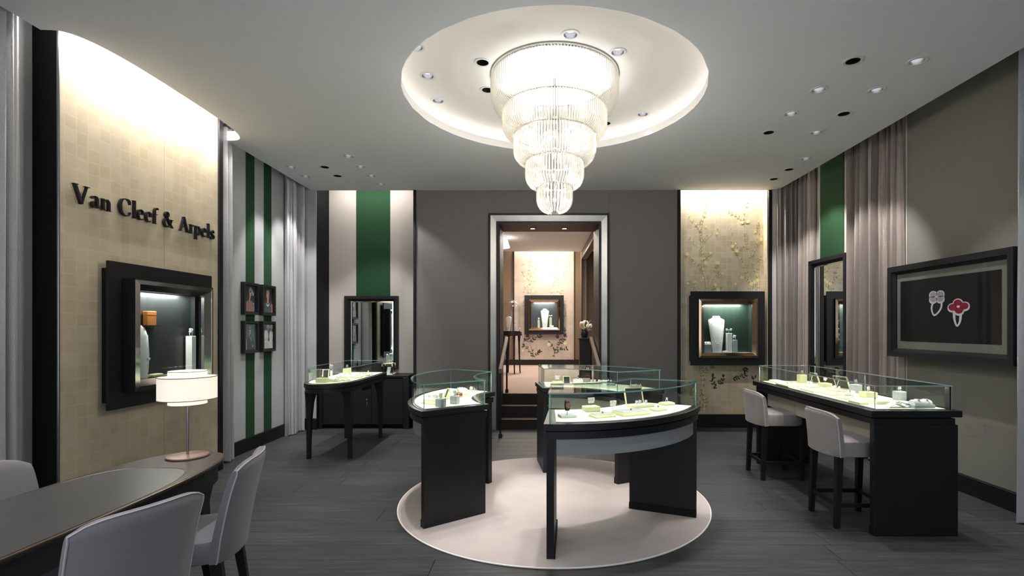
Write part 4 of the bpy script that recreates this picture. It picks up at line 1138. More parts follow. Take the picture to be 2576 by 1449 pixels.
c3 = lambda x, y: spot_on((1350, 900), .16693, x, y)
it_earcard(c3(310, 405), 0, 'earring card on a cream box at the left end of the far curved case')
it_easel(c3(455, 400), .1, .08, .09, 'small easel card in the left half of the far curved case')
it_cushion(c3(620, 400), .1, 'white bracelet cushion on a cream base in the far curved case', .10, bm='cream')
it_tray(c3(880, 395), .2, .15, .09, .014, 'flowers', 'tray of gold flower jewels in the middle of the far curved case')
it_tray(c3(1010, 372), -.1, .08, .05, .014, 'chain', 'tray with a flower chain right of the middle in the far curved case')
it_tray(c3(1120, 412), -.2, .09, .06, .014, 'ring', 'grey tray with a ring by the inner glass of the far curved case', 'greybox')
it_tray(c3(1490, 437), -.5, .12, .07, .012, 'chain', 'flat tray at the right end of the far curved case')
c2 = lambda x, y: spot_on((1010, 910), .11040, x, y)
it_cube(c2(895, 1020), -.35, .062, .062, True, 'grey block with a ring nearest the end glass of the left curved case')
it_cube(c2(1215, 950), -.35, .058, .062, True, 'grey block with a ring in the middle of the left curved case')
it_tray(c2(720, 955), -.5, .17, .10, .018, None, 'wide cream tray under another tray in the left curved case')
p = c2(720, 950); it_tray((p[0], p[1], p[2] + .0225), -.5, .14, .08, .014, 'flowers', 'white tray of flower jewels stacked on a wider tray in the left curved case')
it_easel(c2(1010, 840), -1.2, .08, .09, 'easel card seen edge on in the left curved case')
it_tray(c2(900, 790), -.7, .14, .09, .014, 'chain', 'tray with a chain against the outer glass of the left curved case')
it_cube(c2(1300, 815), -.6, .05, .04, True, 'low rose block with a round jewel in the left curved case', 'rosegold')
it_cushion(c2(1400, 745), -.9, 'white bracelet cushion toward the far end of the left curved case', .09, bm='cream')
it_earcard(c2(1600, 720), -1.0, 'earring stand at the far end of the left curved case', False)

# ------------------------------------------------------------------ stool counter
t = thing('stool_counter', 'long black counter with a rectangular glass case along the right', 'display counter', (0, 0, 0))
KX0, KX1, KY0, KY1 = 2.38, 2.985, 3.60, 5.58
q = MB(); q.bbox(KX0, KX1, KY0, KY0 + .05, 0, .80, .004); e = q.build('end_panel', 'black', t)
q = MB(); q.box(KX0 + .004, KX1 - .004, KY0 + .05, KY0 + .058, 0, .06); q.build('kick_strip', 'black_matt', e)
q = MB(); q.bbox(KX0, KX1, KY1 - .05, KY1, 0, .80, .004); e = q.build('end_panel', 'black', t)
q = MB(); q.box(KX0 + .004, KX1 + .006, KY1 - .058, KY1 - .05, 0, .06); q.build('kick_strip', 'black_matt', e)
q = MB(); q.bbox(KX0, KX1 - .02, KY0, KY1, .80, .845, .003); q.box(KX0 + .02, KX1 - .04, KY0 + .02, KY1 - .02, .845, .856); q.build('apron_slab', 'black', t)
q = MB(); q.bbox(KX0 - .03, KX1 + .015, KY0 - .02, KY1 + .02, .856, .903, .003); q.build('top_slab', 'black', t)
for a, b in ((KY0 + .06, 4.25), (4.256, 4.92), (4.926, KY1 - .06)):
    q = MB(); q.box(KX0 + .10, KX0 + .112, a, b, .64, .80); q.build('drawer_front', 'skirt_w', t)
q = MB(); q.box(KX1 - .06, KX1 - .03, KY0 + .05, KY1 - .05, .60, .80); q.build('back_rail', 'black', t)
gx0, gx1, gy0, gy1, gz0, gz1 = 2.40, 2.955, 3.62, 5.55, .903, 1.072
for a, b in ((gy0 + .02, 4.255), (4.26, 4.905), (4.91, gy1 - .02)):
    q = MB(); q.box(gx0 + .025, gx1 - .03, a, b, gz0, gz0 + .005); q.build('bed_panel', 'bed', t)
Em = [1, 1, 0, 1, 0, 1]
q = MB(); q.box(gx0, gx1, gy0, gy0 + .007, gz0, gz1, mis=[1, 1, 0, 1, 0, 1]); q.build('glass_pane', ['glass', 'edge2'], t)
q = MB(); q.box(gx0, gx1, gy1 - .007, gy1, gz0, gz1, mis=[1, 1, 0, 1, 0, 1]); q.build('glass_pane', ['glass', 'edge2'], t)
q = MB(); q.box(gx0, gx0 + .007, gy0 + .007, gy1 - .007, gz0, gz1, mis=[1, 1, 1, 0, 1, 0]); q.build('glass_pane', ['glass', 'edge2'], t)
for a, b in ((gy0 + .05, 4.585), (4.59, gy1 - .007)):
    q = MB(); q.box(gx1 - .007, gx1, a, b, gz0, gz1, mis=[1, 1, 1, 0, 1, 0]); q.build('glass_pane', ['glass', 'edge2'], t)
q = MB(); q.box(gx1 - .012, gx1, gy0 + .007, gy0 + .05, gz0, gz1); q.build('lock_post', 'black_frame', t)
q = MB(); q.box(gx0 - .003, gx1 + .003, gy0 - .003, gy1 + .003, gz1, gz1 + .008, mis=[0, 0, 1, 1, 1, 1]); q.build('glass_top', ['glass', 'edge2'], t)
for k in range(3):
    yy = gy0 + (gy1 - gy0) * (k + .5) / 3
    l = lamp('AREA', (gx0 + .015, yy, gz1 - .004), W_CASE * 1.3, (1, .97, .86), size=.012, size_y=.6, direction=(0, 0, -1), name='case_led')
    l.rotation_mode = 'XYZ'; l.rotation_euler = (0, -.4, 0)
    l = lamp('AREA', (gx1 - .02, yy, gz1 - .004), W_CASE * 1.0, (1, .97, .86), size=.012, size_y=.6, direction=(0, 0, -1), name='case_led')
    l.rotation_mode = 'XYZ'; l.rotation_euler = (0, .4, 0)
ck = lambda x, y: spot_on((1880, 880), .20963, x, y, gz0 + .0055)
R90 = PI / 2
it_tray(ck(390, 392), R90, .30, .11, .014, None, 'long white tray at the far end of the stool counter')
it_tray(ck(480, 432), R90, .26, .12, .016, 'stud', 'white tray second from the far end of the stool counter')
it_cube(ck(655, 392), R90, .075, .085, True, 'tall cream block with a ring toward the far end of the stool counter', 'cream')
it_easel(ck(825, 400), R90 + .2, .10, .115, 'smaller dark easel card in the stool counter')
it_tray(ck(745, 440), R90, .11, .08, .016, 'flowers', 'small tray with a flower jewel before the smaller easel in the stool counter')
it_earcard(ck(930, 440), R90, 'earring card on a cream box between the two easels in the stool counter')
it_tray(ck(790, 497), R90, .24, .13, .016, None, 'broad cream tray carrying another tray in the stool counter')
p = ck(780, 478); it_tray((p[0] + .01, p[1] + .04, p[2] + .0205), R90, .15, .10, .014, 'ring', 'white tray stacked on the broad cream tray in the stool counter')
it_easel(ck(1150, 470), R90 + .2, .17, .13, 'larger dark easel card in the middle of the stool counter')
it_tray(ck(1070, 492), R90, .17, .09, .014, 'flowers', 'white tray of flower jewels in front of the larger easel in the stool counter')
it_cube(ck(1300, 515), R90, .075, .075, True, 'pale grey block with a ring in the middle of the stool counter')
it_tray(ck(1000, 538), R90, .14, .09, .014, None, 'plain white tray by the front glass in the middle of the stool counter')
it_tray(ck(1170, 540), R90, .12, .07, .014, 'rings', 'narrow tray of three rings in the stool counter')
it_tray(ck(1150, 585), R90, .12, .06, .014, None, 'small white tray nearest the front glass of the stool counter')
it_earcard(ck(1265, 580), R90, 'white earring card standing alone near the front glass of the stool counter', False)
it_tray(ck(1330, 640), R90, .15, .07, .016, None, 'cream tray beside the biggest tray in the stool counter')
it_tray(ck(1530, 632), R90, .20, .11, .020, 'stud', 'biggest white tray toward the near end of the stool counter')
it_cube(ck(1450, 568), R90, .10, .045, True, 'low cream box with a flower ring, near half of the stool counter', 'cream')
it_cube(ck(1825, 600), R90, .07, .07, True, 'pale grey block with a ring near the lock post of the stool counter')
it_cushion(ck(2075, 690), .15, 'long white bracelet cushion at the near end of the stool counter', .15)
tt = thing('bracelet_wave', 'white wave-shaped stand with charm bracelets nearest the corner of the stool counter', 'bracelet display', ck(1800, 688), .1)
q = MB(); loops = []
for i in range(17):
    x = -.09 + .18 * i / 16; z = .004 + .026 * (.5 + .5 * math.sin(i / 16 * 2 * PI * 1.2 - 1.2))
    loops.append([(x, -.03, z - .002), (x, .03, z - .002), (x, .03, z + .002), (x, -.03, z + .002)])
q.loft(loops); q.build('wave', 'white', tt, smooth=True)
q = MB()
for k in range(5): q.tube([(.01 + .016 * k, -.03, .034 - abs(k - 1) * .004), (.016 + .016 * k, .03, .036 - abs(k - 1) * .004)], .0025, 5)
q.build('charm_bracelet', 'black_frame', tt)

# ------------------------------------------------------------------ seats
def rounded(w_, d_, r, n=5, front_r=None):
    fr = front_r or r; out = []
    for cx_, cy_, rr, a0 in ((w_ / 2 - r, -d_ / 2 + r, r, -90), (w_ / 2 - fr, d_ / 2 - fr, fr, 0), (-w_ / 2 + fr, d_ / 2 - fr, fr, 90), (-w_ / 2 + r, -d_ / 2 + r, r, 180)):
        for k in range(n + 1):
            a = math.radians(a0 + 90 * k / n); out.append((cx_ + rr * math.cos(a), cy_ + rr * math.sin(a)))
    return out
def back_shell(wb, wt, z0, z1, lean, th, wrap, yb, crown=.0):
    """curved upholstered back: closed loops up the height"""
    loops = []; N = 13
    lev = [0, .02, .25, .5, .65, .75, .84, .90, .94, .97, .99, 1.0]
    for f in lev:
        w_ = wb + (wt - wb) * f; e = 1.0 if f < .89 else math.sqrt(max(0.06, 1 - ((f - .89) / .112) ** 2))
        if f == 0: e = .8
        th_ = th * e * (1.0 - .2 * f); outer, inner = [], []
        for i in range(N):
            s_ = -1 + 2 * i / (N - 1); x = w_ / 2 * s_
            yy = yb + wrap * abs(s_) ** 2.2 - lean * f ** 1.3
            tk = th_ * (1 if abs(s_) < .8 else (.92 if abs(s_) < .95 else .55))
            zc = z0 + (z1 - z0) * f + crown * (1 - s_ * s_) * f - .040 * abs(s_) ** 5 * max(0, (f - .55) / .45) ** 2
            outer.append((x, yy - tk / 2, zc)); inner.append((x * (1 - th_ * .25), yy + tk / 2, zc))
        loops.append(outer + inner[::-1])
    return loops
def leg(x0, y0, x1, y1, z0, z1, a0, a1):
    q = MB(); L = []
    for f in (0, .5, 1):
        x, y_, z, a = x0 + (x1 - x0) * f, y0 + (y1 - y0) * f, z0 + (z1 - z0) * f, a0 + (a1 - a0) * f
        L.append([(x - a, y_ - a, z), (x + a, y_ - a, z), (x + a, y_ + a, z), (x - a, y_ + a, z)])
    return q.loft(L)
def seat_unit(name, label, cat, loc, rz, group, up, sw, sd, z0, z1, top, lean, legz, foot, stool):
    t = thing(name, label, cat, loc, rz, group)
    q = MB(); po = [(x * .985, y_ + .02) for x, y_ in rounded(sw, sd - .04, .05, 5, .17)]
    L = []
    for dz, k in ((0, .965), (.006, 1.0), (z1 - z0 - .028, 1.0), (z1 - z0 - .010, .975), (z1 - z0, .90), (z1 - z0 + .008, .5)):
        L.append([(x * k, y_ * k, z0 + dz) for x, y_ in po])
    q.loft(L); q.build('seat', up, t, smooth=True)
    q = MB(); q.loft(back_shell(sw * 1.0, sw * (1.03 if stool else 1.06), z0, top, lean, .07, .055, -sd / 2 - .005)); bk = q.build('backrest', up, t, smooth=True)
    bl = back_shell(sw * 1.0, sw * (1.03 if stool else 1.06), z0, top, lean, .07, .055, -sd / 2 - .005)
    q = MB(); N = 13
    edge = [Vector(l[0]) + Vector((-.001, -.001, 0)) for l in bl[:-1]] + [Vector(bl[-2][i]) + Vector((0, -.002, .002)) for i in range(1, N - 1)] + [Vector(l[N - 1]) + Vector((.001, -.001, 0)) for l in bl[:-1]][::-1]
    q.tube(edge, .0035, 5); q.build('piping', 'piping', bk, smooth=True)
    hw, hd = sw / 2 - .045, sd / 2 - .045
    for sx_ in (-1, 1):
        for sy_ in (-1, 1):
            leg(sx_ * (hw + foot * .3), sy_ * (hd + foot) if sy_ < 0 else sy_ * (hd - .01), sx_ * hw, sy_ * hd - (.0 if sy_ > 0 else 0), 0, z0 + .005, .017, .023).build('leg', 'black', t)
    if stool:
        for sx_ in (-1, 1):
            q = MB(); q.bbox(sx_ * (hw + foot * .2) - .009, sx_ * (hw + foot * .2) + .009, -hd - foot * .6, hd - .01, .155, .185, .002); q.build('stretcher', 'black', t)
        q = MB(); q.bbox(-hw, hw, hd - .02, hd, .155, .185, .002); q.build('foot_rail', 'black', t)
        q = MB(); q.bbox(-hw, hw, -hd - foot * .6 - .01, -hd - foot * .6 + .008, .155, .185, .002); q.build('stretcher', 'black', t)
    return t
# local +y is the way the seat faces
seat_unit('bar_stool', 'upholstered counter stool nearer the near end of the long counter', 'stool', (2.405, 3.925, 0), -PI / 2, 'stools at the long counter', 'uphol2', .43, .46, .535, .655, .865, .035, 0, .02, True)
seat_unit('bar_stool', 'upholstered counter stool farther along the long counter, before the gilded niche', 'stool', (2.37, 5.095, 0), -PI / 2, 'stools at the long counter', 'uphol2', .43, .46, .535, .655, .865, .035, 0, .02, True)
def chair(label, bx, by_, rz_deg):
    a = math.radians(rz_deg); fx, fy = -math.sin(a), math.cos(a); d = .275
    return seat_unit('desk_chair', label, 'chair', (bx + fx * d, by_ + fy * d, 0), a, 'upholstered chairs around the oval desk', 'uphol', .43, .46, .36, .475, .845, .10, 0, .05, False)
chair('grey upholstered chair with its back to us, nearest the camera at the desk', -1.50, 1.88, 69)
chair('grey upholstered chair seen from the side at the lamp end of the desk', -1.55, 2.64, 107)
chair('grey upholstered chair behind the desk, against the dark slab end', -2.62, 2.34, -92)

# ------------------------------------------------------------------ oval desk and lamp
def superell(cx_, cy_, a, b, n, p):
    out = []
    for i in range(n):
        t_ = 2 * PI * i / n; c, s_ = math.cos(t_), math.sin(t_)
        out.append((cx_ + a * math.copysign(abs(c) ** (2 / p), c), cy_ + b * math.copysign(abs(s_) ** (2 / p), s_)))
    return out
t = thing('oval_desk', 'long oval black desk with a leather top', 'desk', (-2.045, 2.02, 0))
TA, TB = .30, 1.01
q = MB(); q.loft([[(x, y_, z) for x, y_ in superell(0, 0, TA - d_, TB - d_, 72, 3.0)] for d_, z in ((.02, .722), (.004, .728), (0, .738), (.004, .747))]); q.build('top', 'black', t, smooth=True)
q = MB(); q.loft([[(x, y_, z) for x, y_ in superell(0, 0, TA + e_, TB + e_, 72, 3.0)] for e_, z in ((-.004, .741), (.002, .743), (.002, .748), (-.006, .7495))]); q.build('bronze_edge', 'brass', t, smooth=True)
q = MB(); q.prism(superell(0, 0, TA - .007, TB - .007, 72, 3.0), .747, .7505); q.build('leather_band', 'leather_br', t)
q = MB(); q.prism([(x, y_) for x, y_ in superell(0, -.17, TA - .012, TB - .185, 72, 3.6)], .7505, .7515); q.build('leather_top', 'leather', t)
ln = [(x, y_, .752) for x, y_ in superell(0, -.17, TA - .016, TB - .187, 72, 3.6)]
q = MB(); q.tube([p for p in ln if p[1] > .35][0:], .0015, 5, cap=True); q.build('inlay_line', 'steel', t)
q = MB(); q.loft([[(x, y_, z) for x, y_ in superell(0, 0, TA - d_, TB - d_, 60, 3.0)] for d_, z in ((.035, .615), (.03, .62), (.03, .722))]); q.build('apron', 'black', t, smooth=True)
for sx_ in (-1, 1):
    for sy_ in (-1, 1):
        q = MB(); L = []
        for z, ox, a in ((0, .03, .017), (.06, .02, .019), (.3, .0, .026), (.5, -.015, .036), (.6, -.02, .055), (.63, -.02, .06)):
            x, y_ = sx_ * (.11 + ox), sy_ * (.855 + ox)
            L.append([(x - a, y_ - a, z), (x + a, y_ - a, z), (x + a, y_ + a, z), (x - a, y_ + a, z)])
        q.loft(L); q.build('leg', 'black', t)
t = thing('table_lamp', 'small table lamp with a white two-tier drum shade on the desk', 'lamp', (-2.047, 2.905, .7515))
q = MB(); q.lathe([(.001, 0), (.104, 0), (.106, .005), (.104, .010), (.09, .013), (.001, .014)], 40); q.build('base', 'lampbase', t, smooth=True)
q = MB(); q.tube([(0, 0, .013), (0, 0, .42)], .0065, 10); q.build('stem', 'steel', t, smooth=True)
def drum(r, z0, z1, nm):
    q = MB(); q.lathe([(r - .002, z0), (r, z0), (r, z1), (r - .002, z1), (r - .002, z0)], 48); o = q.build(nm, 'shade', t, smooth=True)
    for z in (z0, z1):
        q = MB(); q.tube([(r * math.cos(2 * PI * i / 40), r * math.sin(2 * PI * i / 40), z) for i in range(41)], .0025, 5, cap=False); q.build('shade_rim', 'lampbase', o, smooth=True)
drum(.145, .335, .463, 'outer_shade'); drum(.095, .304, .495, 'inner_shade')
q = MB(); q.sphere((0, 0, .40), .03, 12, 8); q.build('bulb', 'bulb', t, smooth=True)
lamp('POINT', (-2.047, 2.905, .7515 + .47), 3.0, (1, .88, .72), size=.03, name='lamp_bulb')

# ------------------------------------------------------------------ oval display table and the cabinet behind
def table_outline(inset):
    out = []
    x0, x1, y0, y1 = -2.725 + inset, -2.135 - inset, 5.46 + inset, 6.98 - inset
    w_ = (x1 - x0) / 2; cx_ = (x0 + x1) / 2; ey = .52
    for k in range(25):
        a = PI + PI * k / 24; c, s_ = math.cos(a), math.sin(a)
        out.append((cx_ + w_ * math.copysign(abs(c) ** .82, c), y0 + ey + ey * math.copysign(abs(s_) ** .9, s_)))
    r = .07
    for cxx, a0 in ((x1 - r, 0), (x0 + r, 90)):
        for k in range(6):
            a = math.radians(a0 + 90 * k / 5); out.append((cxx + r * math.cos(a), y1 - r + r * math.sin(a)))
    return out
t = thing('oval_display_table', 'oval black glass display table on tapered legs near the left curtain', 'display table', (0, 0, 0))
q = MB(); q.prism(table_outline(.012), .775, .818); q.prism(table_outline(.025), .818, .830); q.build('apron', 'black', t)
q = MB(); q.prism(table_outline(0), .830, .875); q.build('top_slab', 'black', t)
q = MB(); q.prism(table_outline(.045), .875, .880); q.build('bed_panel', 'bed', t)
q = MB(); po, pi_ = table_outline(.032), table_outline(.038); n = len(po)
a = q.add([(x, y_, .875) for x, y_ in po]); b = q.add([(x, y_, 1.035) for x, y_ in po]); c = q.add([(x, y_, .875) for x, y_ in pi_]); d = q.add([(x, y_, 1.035) for x, y_ in pi_])
for i in range(n):
    j = (i + 1) % n; q.face((a + i, a + j, b + j, b + i), 0); q.face((c + j, c + i, d + i, d + j), 0); q.face((b + i, b + j, d + j, d + i), 1); q.face((a + j, a + i, c + i, c + j), 1)
q.build('glass_wall', ['glass', 'edge2'], t)
q = MB(); q.prism(table_outline(.029), 1.035, 1.043, 0, 1); q.build('glass_top', ['glass', 'edge2'], t)
for x, y_, dx in ((-2.66, 5.74, 1), (-2.19, 5.74, -1), (-2.645, 6.80, 1), (-2.19, 6.82, -1)):
    q = MB(); L = []
    for z, ox, aa in ((0, 0, .020), (.05, 0, .021), (.06, 0, .019), (.45, .004, .026), (.64, .012, .034), (.72, .020, .044), (.775, .034, .058)):
        L.append([(x + dx * ox - aa, y_ - aa, z), (x + dx * ox + aa, y_ - aa, z), (x + dx * ox + aa, y_ + aa, z), (x + dx * ox - aa, y_ + aa, z)])
    q.loft(L); q.build('leg', 'black', t)
q = MB(); q.prism([(-2.20, 6.15), (-2.16, 6.15), (-2.16, 6.35), (-2.20, 6.35)], .725, .775); q.build('lock_box', 'black_matt', t)
for k in range(2):
    for xx, an in ((-2.19, .4), (-2.67, -.4)):
        l = lamp('AREA', (xx, 6.0 + .6 * k, 1.030), W_CASE * 1.0, (1, .97, .86), size=.012, size_y=.55, direction=(0, 0, -1), name='case_led'); l.rotation_mode = 'XYZ'; l.rotation_euler = (0, an, 0)
co = lambda x, y: spot_on((760, 890), .08540, x, y, .8805)
it_tray(co(600, 838), -.1, .125, .08, .045, 'stud', 'deep cream box at the near left of the oval display table', pad='cream')
it_easel(co(690, 735), .25, .075, .115, 'easel card with cream border in the oval display table')
it_pillar(co(862, 740), 0, .022, .10, 'slim white finger stand with a jewel in the oval display table', 'ring', 'white')
it_tray(co(960, 815), -.3, .13, .08, .016, 'chain', 'white tray at the near front of the oval display table')
it_tray(co(1200, 790), -.4, .15, .09, .016, 'rings', 'white tray of three rings in the oval display table')
it_cushion(co(1230, 715), -.2, 'white bracelet cushion in the middle of the oval display table', .13, bm='cream')
it_cube(co(1325, 640), 0, .08, .095, True, 'tall cream block with a jewel behind the cushion in the oval display table', 'cream')
it_tray(co(1580, 700), -.3, .15, .09, .016, None, 'broad plain tray right of the cushion in the oval display table')
it_tray(co(1790, 655), -.3, .15, .10, .016, 'flowers', 'tray of flower jewels toward the far end of the oval display table')
it_tray(co(1950, 615), -.3, .10, .08, .014, 'ring', 'small tray with a ring at the far end of the oval display table')

t = thing('low_cabinet', 'low black two-door cabinet in the striped niche', 'cabinet', (-2.62, 7.60, 0))
q = MB(); q.box(-.64, .64, -.16, .17, .06, .75); q.box(-.66, .66, -.12, .17, 0, .06); q.build('body', 'black_matt', t)
q = MB(); q.bbox(-.665, .665, -.20, .18, .755, .79, .004); q.build('top', 'black', t)
for a, b in ((-.665, -.615), (.575, .665)):
    q = MB(); q.bbox(a, b, -.20, .17, 0, .754, .003); q.build('side', 'black', t)
for a, b in ((-.612, .103), (.107, .572)):
    q = MB(); q.bbox(a, b, -.185, -.162, .065, .745, .003); dr = q.build('door', 'black_frame', t)
    kx = b - .06 if a < 0 else a + .05
    if a < 0:
        q = MB(); q.sphere((kx, -.197, .43), .012, 10, 6); q.build('knob', 'chrome', dr, smooth=True)
        q = MB(); q.tube([(kx, -.191, .40), (kx, -.191, .33)], .004, 6); q.build('key', 'chrome', dr)
t = thing('jewel_box', 'small glass cube with a jewel standing on the low cabinet', 'glass box', (-2.30, 7.55, .79))
fr = .012
q = MB()
for x in (-.075, .075):
    for y_ in (-.075, .075): q.box(x - .006, x + .006, y_ - .006, y_ + .006, .012, .17)
for z in (.164,):
    q.box(-.081, .081, -.081, -.069, z, z + .012); q.box(-.081, .081, .069, .081, z, z + .012); q.box(-.081, -.069, -.069, .069, z, z + .012); q.box(.069, .081, -.069, .069, z, z + .012)
q.build('box_frame', 'chrome', t)
q = MB(); q.bbox(-.081, .081, -.081, .081, 0, .012, .002); q.build('box_floor', 'white', t)
q = MB(); q.box(-.069, .069, -.077, -.074, .012, .164); q.build('glass_pane', 'glass', t)
q = MB(); q.loft([[(-.03 + s_ * .02, -.02, .012 + s_ * .1), (.02 + s_ * .02, -.02, .012 + s_ * .1), (.02 + s_ * .02, .0, .012 + s_ * .1), (-.03 + s_ * .02, 0, .012 + s_ * .1)] for s_ in (0, .5, 1)]); q.build('jewel_wedge', 'white', t)

# ------------------------------------------------------------------ chandelier
t = thing('chandelier', 'tiered glass rod chandelier hanging from the round recess', 'chandelier', (DC[0] + .008, DC[1], ZD - .002))
zt_ = ZD - .002
RAD = [.553, .454, .356, .252, .151]; ZZ = [3.692, 3.386, 3.168, 2.938, 2.721, 2.504]; CNT = [136, 112, 88, 62, 30]
q = MB(); q.lathe([(.001, 0), (.56, 0), (.56, -.010), (.001, -.012)], 64); q.build('ceiling_plate', 'trim', t, smooth=True)
q = MB(); q.tube([(0, 0, -.01), (0, 0, ZZ[-1] - zt_ + .10)], .014, 10); q.build('stem', 'chrome', t, smooth=True)
for k in range(5):
    R_, za, zb = RAD[k], ZZ[k] - zt_, ZZ[k + 1] - zt_
    rin = RAD[k + 1] + .012 if k < 4 else .035
    H_ = za - zb; prof_ = []
    za2 = za if k == 0 else za + .03
    dr = R_ - rin
    prof_.append((R_ - .01, za2 - .005)); prof_.append((R_, za - .03)); prof_.append((R_, za - H_ * .45))
    hb = H_ * .55
    for i in range(1, 8):
        a = PI / 2 * i / 7; prof_.append((R_ - dr * (1 - math.cos(a)), za - H_ * .45 - hb * math.sin(a)))
    tier = MB(); tier.tube([((R_ - .012) * math.cos(2 * PI * i / 48), (R_ - .012) * math.sin(2 * PI * i / 48), za2 - .008) for i in range(49)], .006, 6, cap=False)
    tier = tier.build('tier_ring', 'chrome', t, smooth=True)
    rw = 2 * PI * R_ / CNT[k] * .43
    rod = MB(); rod.tube([(r, 0, z) for r, z in prof_], [rw] * 3 + [rw * (1 - .35 * i / 7) for i in range(1, 8)], 6)
    me = None; rest = MB()
    for i in range(CNT[k]):
        a = 2 * PI * (i + .5) / CNT[k]
        facing = -math.sin(a)
        if facing > -.12:
            if me is None: o = rod.build('glass_rod', 'rod%d' % k, tier, smooth=True); me = o.data
            else: o = bpy.data.objects.new('glass_rod', me); C.objects.link(o); o.parent = tier
            o.rotation_euler = (0, 0, a)
        else:
            ca, sa = math.cos(a), math.sin(a); n0 = rest.add([(x * ca - y_ * sa, x * sa + y_ * ca, z) for x, y_, z in rod.v])
            for f in rod.f: rest.face([n0 + z for z in f])
    o = rest.build('rear_glass_rods', 'rod%d' % k, tier, smooth=True); o['kind'] = 'stuff'
    # bulbs on the tier
    nb = (10, 8, 6, 5, 0)[k]
    for i in range(nb):
        a = 2 * PI * i / nb + .3; r_ = R_ * .62
        q = MB(); q.sphere((r_ * math.cos(a), r_ * math.sin(a), za - H_ * .35), .014, 8, 6, sz=1.6); q.build('bulb', 'bulb', tier, smooth=True)
for z, e in ((3.52, .11), (3.36, .65), (3.14, .9), (2.92, .8), (2.70, .4)):
    rr = .30 if z > 3.5 else (.22 if z > 3.3 else (.15 if z > 3.0 else .08))
    for k in range(3):
        a = 2 * PI * k / 3 + z * 5
        lamp('POINT', (DC[0] + .008 + rr * math.cos(a), DC[1] + rr * math.sin(a), z - .08), W_CHAND * e / 3, (1, 1, .995), size=.035, name='chandelier_bulb')

# ------------------------------------------------------------------ ceiling downlights
def downlight_proto(lit):
    r = bpy.data.objects.new('downlight', None); C.objects.link(r); r.empty_display_size = .05
    q = MB(); q.lathe([(DLR - .002, -.004), (DLR + .004, -.006), (.070, -.004), (.072, -.0005), (DLR - .001, -.0005), (DLR - .002, -.004)], 28); q.build('trim_ring', 'trim', r, smooth=True)
    q = MB(); q.lathe([(DLR - .002, -.003), (DLR - .004, .05), (DLR - .012, .075), (.002, .078)], 24); q.build('reflector', 'can_lit' if lit else 'can', r, smooth=True)
    q = MB(); q.lathe([(.001, 0), (.034, 0), (.036, .006), (.001, .008)], 20); o = q.build('lamp_lens', 'lens' if lit else 'lens_off', r, smooth=True); o.location = (0, .004, .030); o.rotation_euler = (.15, 0, 0)
    return r
proto = {0: downlight_proto(0), 1: downlight_proto(1)}; used = {0: False, 1: False}
def downlight(x, y_, z, lit, label, group, watts, aim=None, angle=62):
    if not used[lit]: r = proto[lit]; used[lit] = True
    else: r = copy_tree(proto[lit])
    r.location = (x, y_, z); r['label'] = label; r['category'] = 'downlight'; r['group'] = group
    if lit and watts:
        d = (0, 0, -1) if aim is None else tuple(Vector(aim) - Vector((x, y_, z)))
        lamp('SPOT', (x, y_, z - .012), watts, (1, .975, .95), size=.035, direction=d, angle=angle, blend=.55, name='downlight_beam')
names_r = ['unlit downlight nearest us in the inner row over the stool counter', 'lit downlight nearest us in the outer row by the right ceiling edge', 'second downlight of the inner row over the stool counter', 'second downlight of the outer row by the right ceiling edge',
           'third downlight of the inner row over the stool counter', 'unlit third downlight of the outer row by the right ceiling edge', 'unlit fourth downlight of the inner row over the stool counter', 'fourth downlight of the outer row by the right ceiling edge',
           'lit downlight of the slanting trio before the back right corner', 'unlit middle downlight of the slanting trio before the back right corner', 'unlit last downlight of the trio, nearest the gilded niche']
aim_r = {1: (3.6, 4.2, .2), 2: None, 3: None, 4: None, 7: (3.75, 5.7, 1.6), 8: (3.75, 6.9, 1.8)}
for k, (x, y_, l) in enumerate(P_RIGHT): downlight(x, y_, HC, l, names_r[k], 'downlights at the right of the ceiling', W_SPOT * (1.6 if k in (7, 8) else 1.0), aim_r.get(k))
names_l = ['lit downlight nearest the left ceiling edge in the rear left cluster', 'brightest downlight nearest the left back corner', 'unlit downlight in the second pair of the rear left cluster, farther from the back wall', 'unlit downlight in the second pair of the rear left cluster, nearer the back wall',
           'lit downlight of the rear left cluster farthest from the back wall', 'middle row downlight of the rear left cluster nearest the round recess', 'right hand downlight of the row nearest the back of the rear left cluster', 'single downlight of the rear left cluster nearest the back wall']
aim_l = {0: (-3.4, 6.4, .9), 1: (-3.45, 7.1, 1.2), 4: (-2.4, 6.2, .8), 5: (-2.4, 6.3, .8), 6: (-2.6, 7.6, 1.0), 7: (-1.2, 7.2, .8)}
for k, (x, y_, l) in enumerate(P_LEFT): downlight(x, y_, HC, l, names_l[k], 'downlights at the rear left of the ceiling', W_SPOT, aim_l.get(k))
names_d = ['lit recess downlight in front of the chandelier, nearest us', 'lit recess downlight at the right front of the chandelier', 'unlit recess downlight at the left front of the chandelier', 'lit recess downlight at the far left of the round recess, middle of three', 'unlit recess downlight half hidden by the left of the chandelier',
           'lit recess downlight at the rear left of the round recess', 'lit recess downlight at the rear right of the round recess', 'unlit recess downlight peeping out right of the chandelier', 'recess downlight cut off by the left front rim of the round recess']
for k, (x, y_, l) in enumerate(P_DOME): downlight(x, y_, ZD, l, names_d[k], 'downlights in the round recess', W_DOME, None, 46)
for k, (x, y_, l) in enumerate(P_FILL): downlight(x, y_, HC, l, 'unseen fill downlight added in the ceiling above the camera', 'added fill downlights above the camera', W_SPOT * .8)
# one in the scoop over the slab's far end
downlight(XG + .13, 5.20, 3.70 - .0005, 1, 'downlight in the curved ceiling scoop over the gilded slab', 'downlights in the scoop', W_SPOT * .5)

